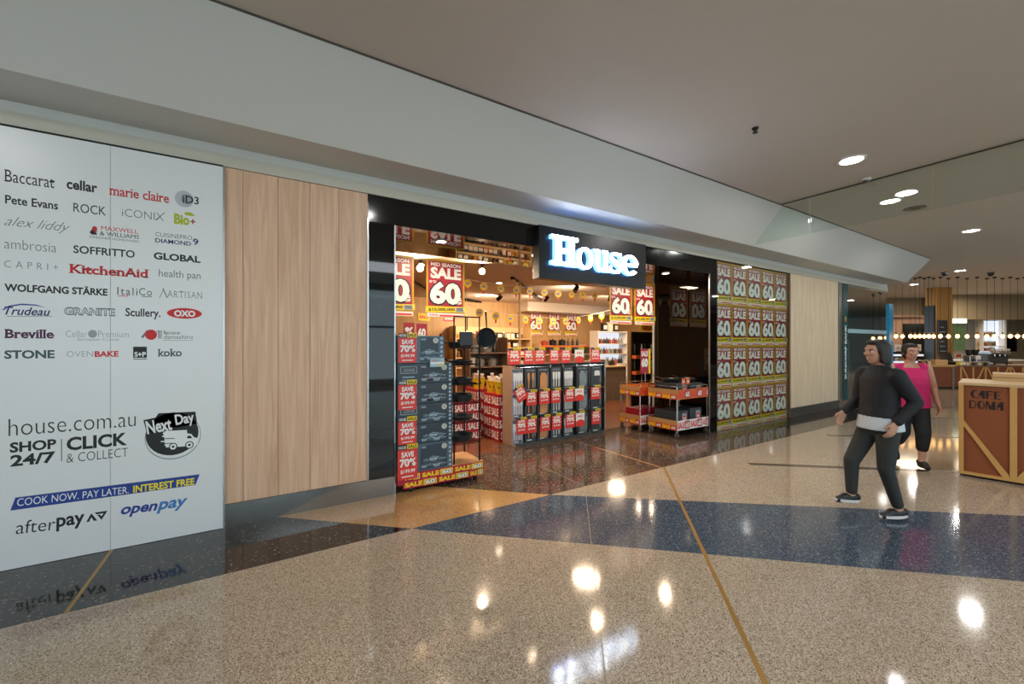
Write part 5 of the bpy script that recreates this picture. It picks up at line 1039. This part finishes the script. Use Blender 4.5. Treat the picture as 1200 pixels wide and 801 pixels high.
def shoe(parent, ank, toe, mat, sole, h=.05):
    ank, toe = Vector(ank), Vector(toe); d = (toe-ank); flat = Vector((d.x, d.y, 0)).normalized(); heel = Vector((ank.x, ank.y, toe.z+(ank.z-.08-toe.z+.03)*1.0))-flat*.045
    mb = MB(); bone(mb, heel+Vector((0, 0, .035)), ank+Vector((0, 0, -.02)), .038, .042, mat); bone(mb, ank-Vector((0, 0, .03)), (ank+toe)/2+Vector((0, 0, .005)), .042, .04, mat); bone(mb, (ank+toe)/2, toe, .04, .032, mat); bone(mb, heel+Vector((0, 0, .03)), (heel+toe)/2+Vector((0, 0, .02)), .036, .038, mat)
    o = meld(mb, 'shoe', parent, .008, 5)
    up = (heel-toe).cross(Vector((0, 1, 0))); mb = MB(); n = 16; pts = []
    side = flat.cross(Vector((0, 0, 1))); L = (toe-heel).length+.07; ax_ = (toe-heel).normalized(); c0 = heel-ax_*.035-Vector((0, 0, .012))
    lo = []; hi = []
    for i in range(n):
        t_ = 2*math.pi*i/n; u = .5-.5*math.cos(t_); wv = .044*math.sin(t_)*(1-.12*math.cos(2*t_)); q = c0+ax_*(u*L)+side*wv; lo.append(q); hi.append(q+Vector((0, 0, .024)))
    mb.add(lo+hi, [tuple(range(n-1, -1, -1)), tuple(range(n, 2*n))]+[(i, (i+1) % n, n+(i+1) % n, n+i) for i in range(n)], sole); plabel(mb.build('sole', o), 'pale sole' if sole == 'shoe_white' else 'dark sole'); return o
# woman in the pink top
g = at_Z(1066, 545, 0); P = empty('person', (g.x, g.y, 0), 'person in a sleeveless pink top and black cropped trousers walking towards the camera', 'person', None, R(214))
sh = [(0, s*.175, 1.325) for s in (1, -1)]; el = [(-.03, .25, 1.07), (-.01, -.25, 1.07)]; wr = [(.06, .265, .855), (.05, -.265, .86)]
hp = [(0, .095, .84), (0, -.095, .84)]; kn = [(.11, .095, .47), (.06, -.095, .46)]; an = [(.10, .085, .09), (-.20, -.09, .19)]; to = [(.23, .095, .035), (-.1, -.1, .07)]
mb = MB(); loft(mb, [(0, 0, .78, .1, .13), (0, 0, .86, .13, .18), (0, 0, 1.02, .13, .165), (.01, 0, 1.18, .135, .17), (0, 0, 1.28, .11, .175), (-.005, 0, 1.35, .075, .13), (0, 0, 1.385, .055, .06), (.01, 0, 1.44, .05, .052)], 'skin')
for i in (0, 1):
    bone(mb, sh[i], el[i], .058, .045, 'skin'); bone(mb, el[i], wr[i], .044, .028, 'skin'); hand(mb, wr[i], (.25, .03*(1-2*i), -1), 1-2*i)
    bone(mb, hp[i], kn[i], .088, .06, 'skin'); bone(mb, kn[i], an[i], .058, .036, 'skin'); bone(mb, an[i], to[i], .036, .026, 'skin')
rot = head(mb, (.02, 0, 1.525), .98, R(12)); meld(mb, 'body', P, .0085, 4); face_bits(P, rot)
mb = MB(); k0 = 0
mb.ball((-.018, 0, .055), .094, 'hair', .084, .088, 18, 12).ball((-.05, 0, .0), .06, 'hair', .072, .08).ball((.035, 0, .105), .055, 'hair', .062, .03).ball((.0, .07, .03), .04, 'hair', .018, .045).ball((.0, -.07, .03), .04, 'hair', .018, .045).ball((-.085, 0, .05), .045, 'hair'); mb.xf(rot); meld(mb, 'hair', P, .008, 4)
mb = MB(); loft(mb, [(.0, 0, .80, .165, .215), (.0, 0, .86, .165, .215), (.01, 0, .98, .165, .198), (.03, 0, 1.12, .165, .19), (.03, 0, 1.2, .155, .185), (.01, 0, 1.28, .125, .178), (-.005, 0, 1.335, .085, .14)], 'pink_cloth')
for s in (1, -1): bone(mb, (0, s*.09, 1.34), (.0, s*.15, 1.33), .055, .06, 'pink_cloth')
meld(mb, 'sleeveless_top', P, .009, 4)
mb = MB(); loft(mb, [(0, 0, .76, .13, .19), (0, 0, .88, .14, .195), (0, 0, .92, .14, .19)], 'black_cloth')
for i in (0, 1): m_ = Vector(kn[i])*.5+Vector(an[i])*.5; bone(mb, hp[i], kn[i], .108, .082, 'black_cloth'); bone(mb, kn[i], m_, .082, .068, 'black_cloth')
meld(mb, 'cropped_trousers', P, .01, 4)
for i in (0, 1): shoe(P, an[i], to[i], 'shoe_black', 'shoe_black')
# person in dark clothes, passing to the left
g = at_Z(1031, 604.5, 0); Q = empty('person', (g.x, g.y, 0), 'person in a dark jacket over a white shirt and charcoal leggings striding left', 'person', None, R(148.3))
sh = [(.0, .17, 1.36), (.0, -.17, 1.36)]; el = [(-.13, .22, 1.12), (.02, -.22, 1.09)]; wr = [(.03, .20, .93), (.2, -.17, .98)]
hp = [(0, .085, .87), (0, -.085, .87)]; kn = [(.02, .085, .48), (.20, -.085, .51)]; an = [(-.11, .08, .09), (.20, -.085, .17)]; to = [(.045, .085, .036), (.33, -.085, .13)]
mb = MB(); loft(mb, [(0, 0, .88, .08, .11), (0, 0, .94, .105, .15), (0, 0, 1.06, .095, .13), (0, 0, 1.2, .105, .145), (0, 0, 1.3, .1, .16), (0, 0, 1.385, .07, .12), (.0, 0, 1.42, .05, .055), (.01, 0, 1.47, .046, .05)], 'skin')
for i in (0, 1):
    bone(mb, sh[i], el[i], .048, .038, 'skin'); bone(mb, el[i], wr[i], .037, .026, 'skin'); hand(mb, wr[i], (.4, 0, -.8), 1-2*i)
    bone(mb, hp[i], kn[i], .08, .052, 'skin'); bone(mb, kn[i], an[i], .05, .034, 'skin'); bone(mb, an[i], to[i], .034, .024, 'skin')
rot = head(mb, (.03, 0, 1.56), .98, R(0)); meld(mb, 'body', Q, .0085, 4); face_bits(Q, rot)
mb = MB(); mb.ball((-.02, 0, .05), .098, 'hair', .088, .094, 18, 12).ball((-.06, 0, -.03), .06, 'hair', .078, .12).ball((.035, 0, .105), .055, 'hair', .064, .03).ball((-.01, .075, -.02), .045, 'hair', .018, .09).ball((-.01, -.075, -.02), .045, 'hair', .018, .09).ball((-.075, 0, -.11), .05, 'hair', .06, .09); mb.xf(rot); meld(mb, 'hair', Q, .008, 4)
mb = MB(); loft(mb, [(0, 0, .96, .15, .185), (0, 0, 1.06, .135, .165), (0, 0, 1.2, .13, .168), (0, 0, 1.32, .118, .178), (0, 0, 1.40, .08, .13), (0, 0, 1.45, .065, .07)], 'navy_cloth')
for i in (0, 1): bone(mb, sh[i], el[i], .072, .056, 'navy_cloth'); bone(mb, el[i], Vector(wr[i])*.93+Vector(el[i])*.07, .055, .042, 'navy_cloth')
meld(mb, 'jacket', Q, .009, 4)
mb = MB(); loft(mb, [(0, 0, .84, .165, .195), (0, 0, .88, .16, .192), (0, 0, 1.0, .142, .175)], 'white_cloth'); meld(mb, 'shirt_hem', Q, .009, 3)
mb = MB(); loft(mb, [(0, 0, .78, .1, .14), (0, 0, .84, .125, .175), (0, 0, .92, .13, .178), (0, 0, .98, .12, .165)], 'grey_cloth')
for i in (0, 1): m_ = Vector(an[i])*.86+Vector(kn[i])*.14; bone(mb, hp[i], kn[i], .098, .066, 'grey_cloth'); bone(mb, kn[i], m_, .064, .047, 'grey_cloth')
meld(mb, 'leggings', Q, .009, 4)
for i in (0, 1): shoe(Q, an[i], to[i], 'shoe_black', 'shoe_white')
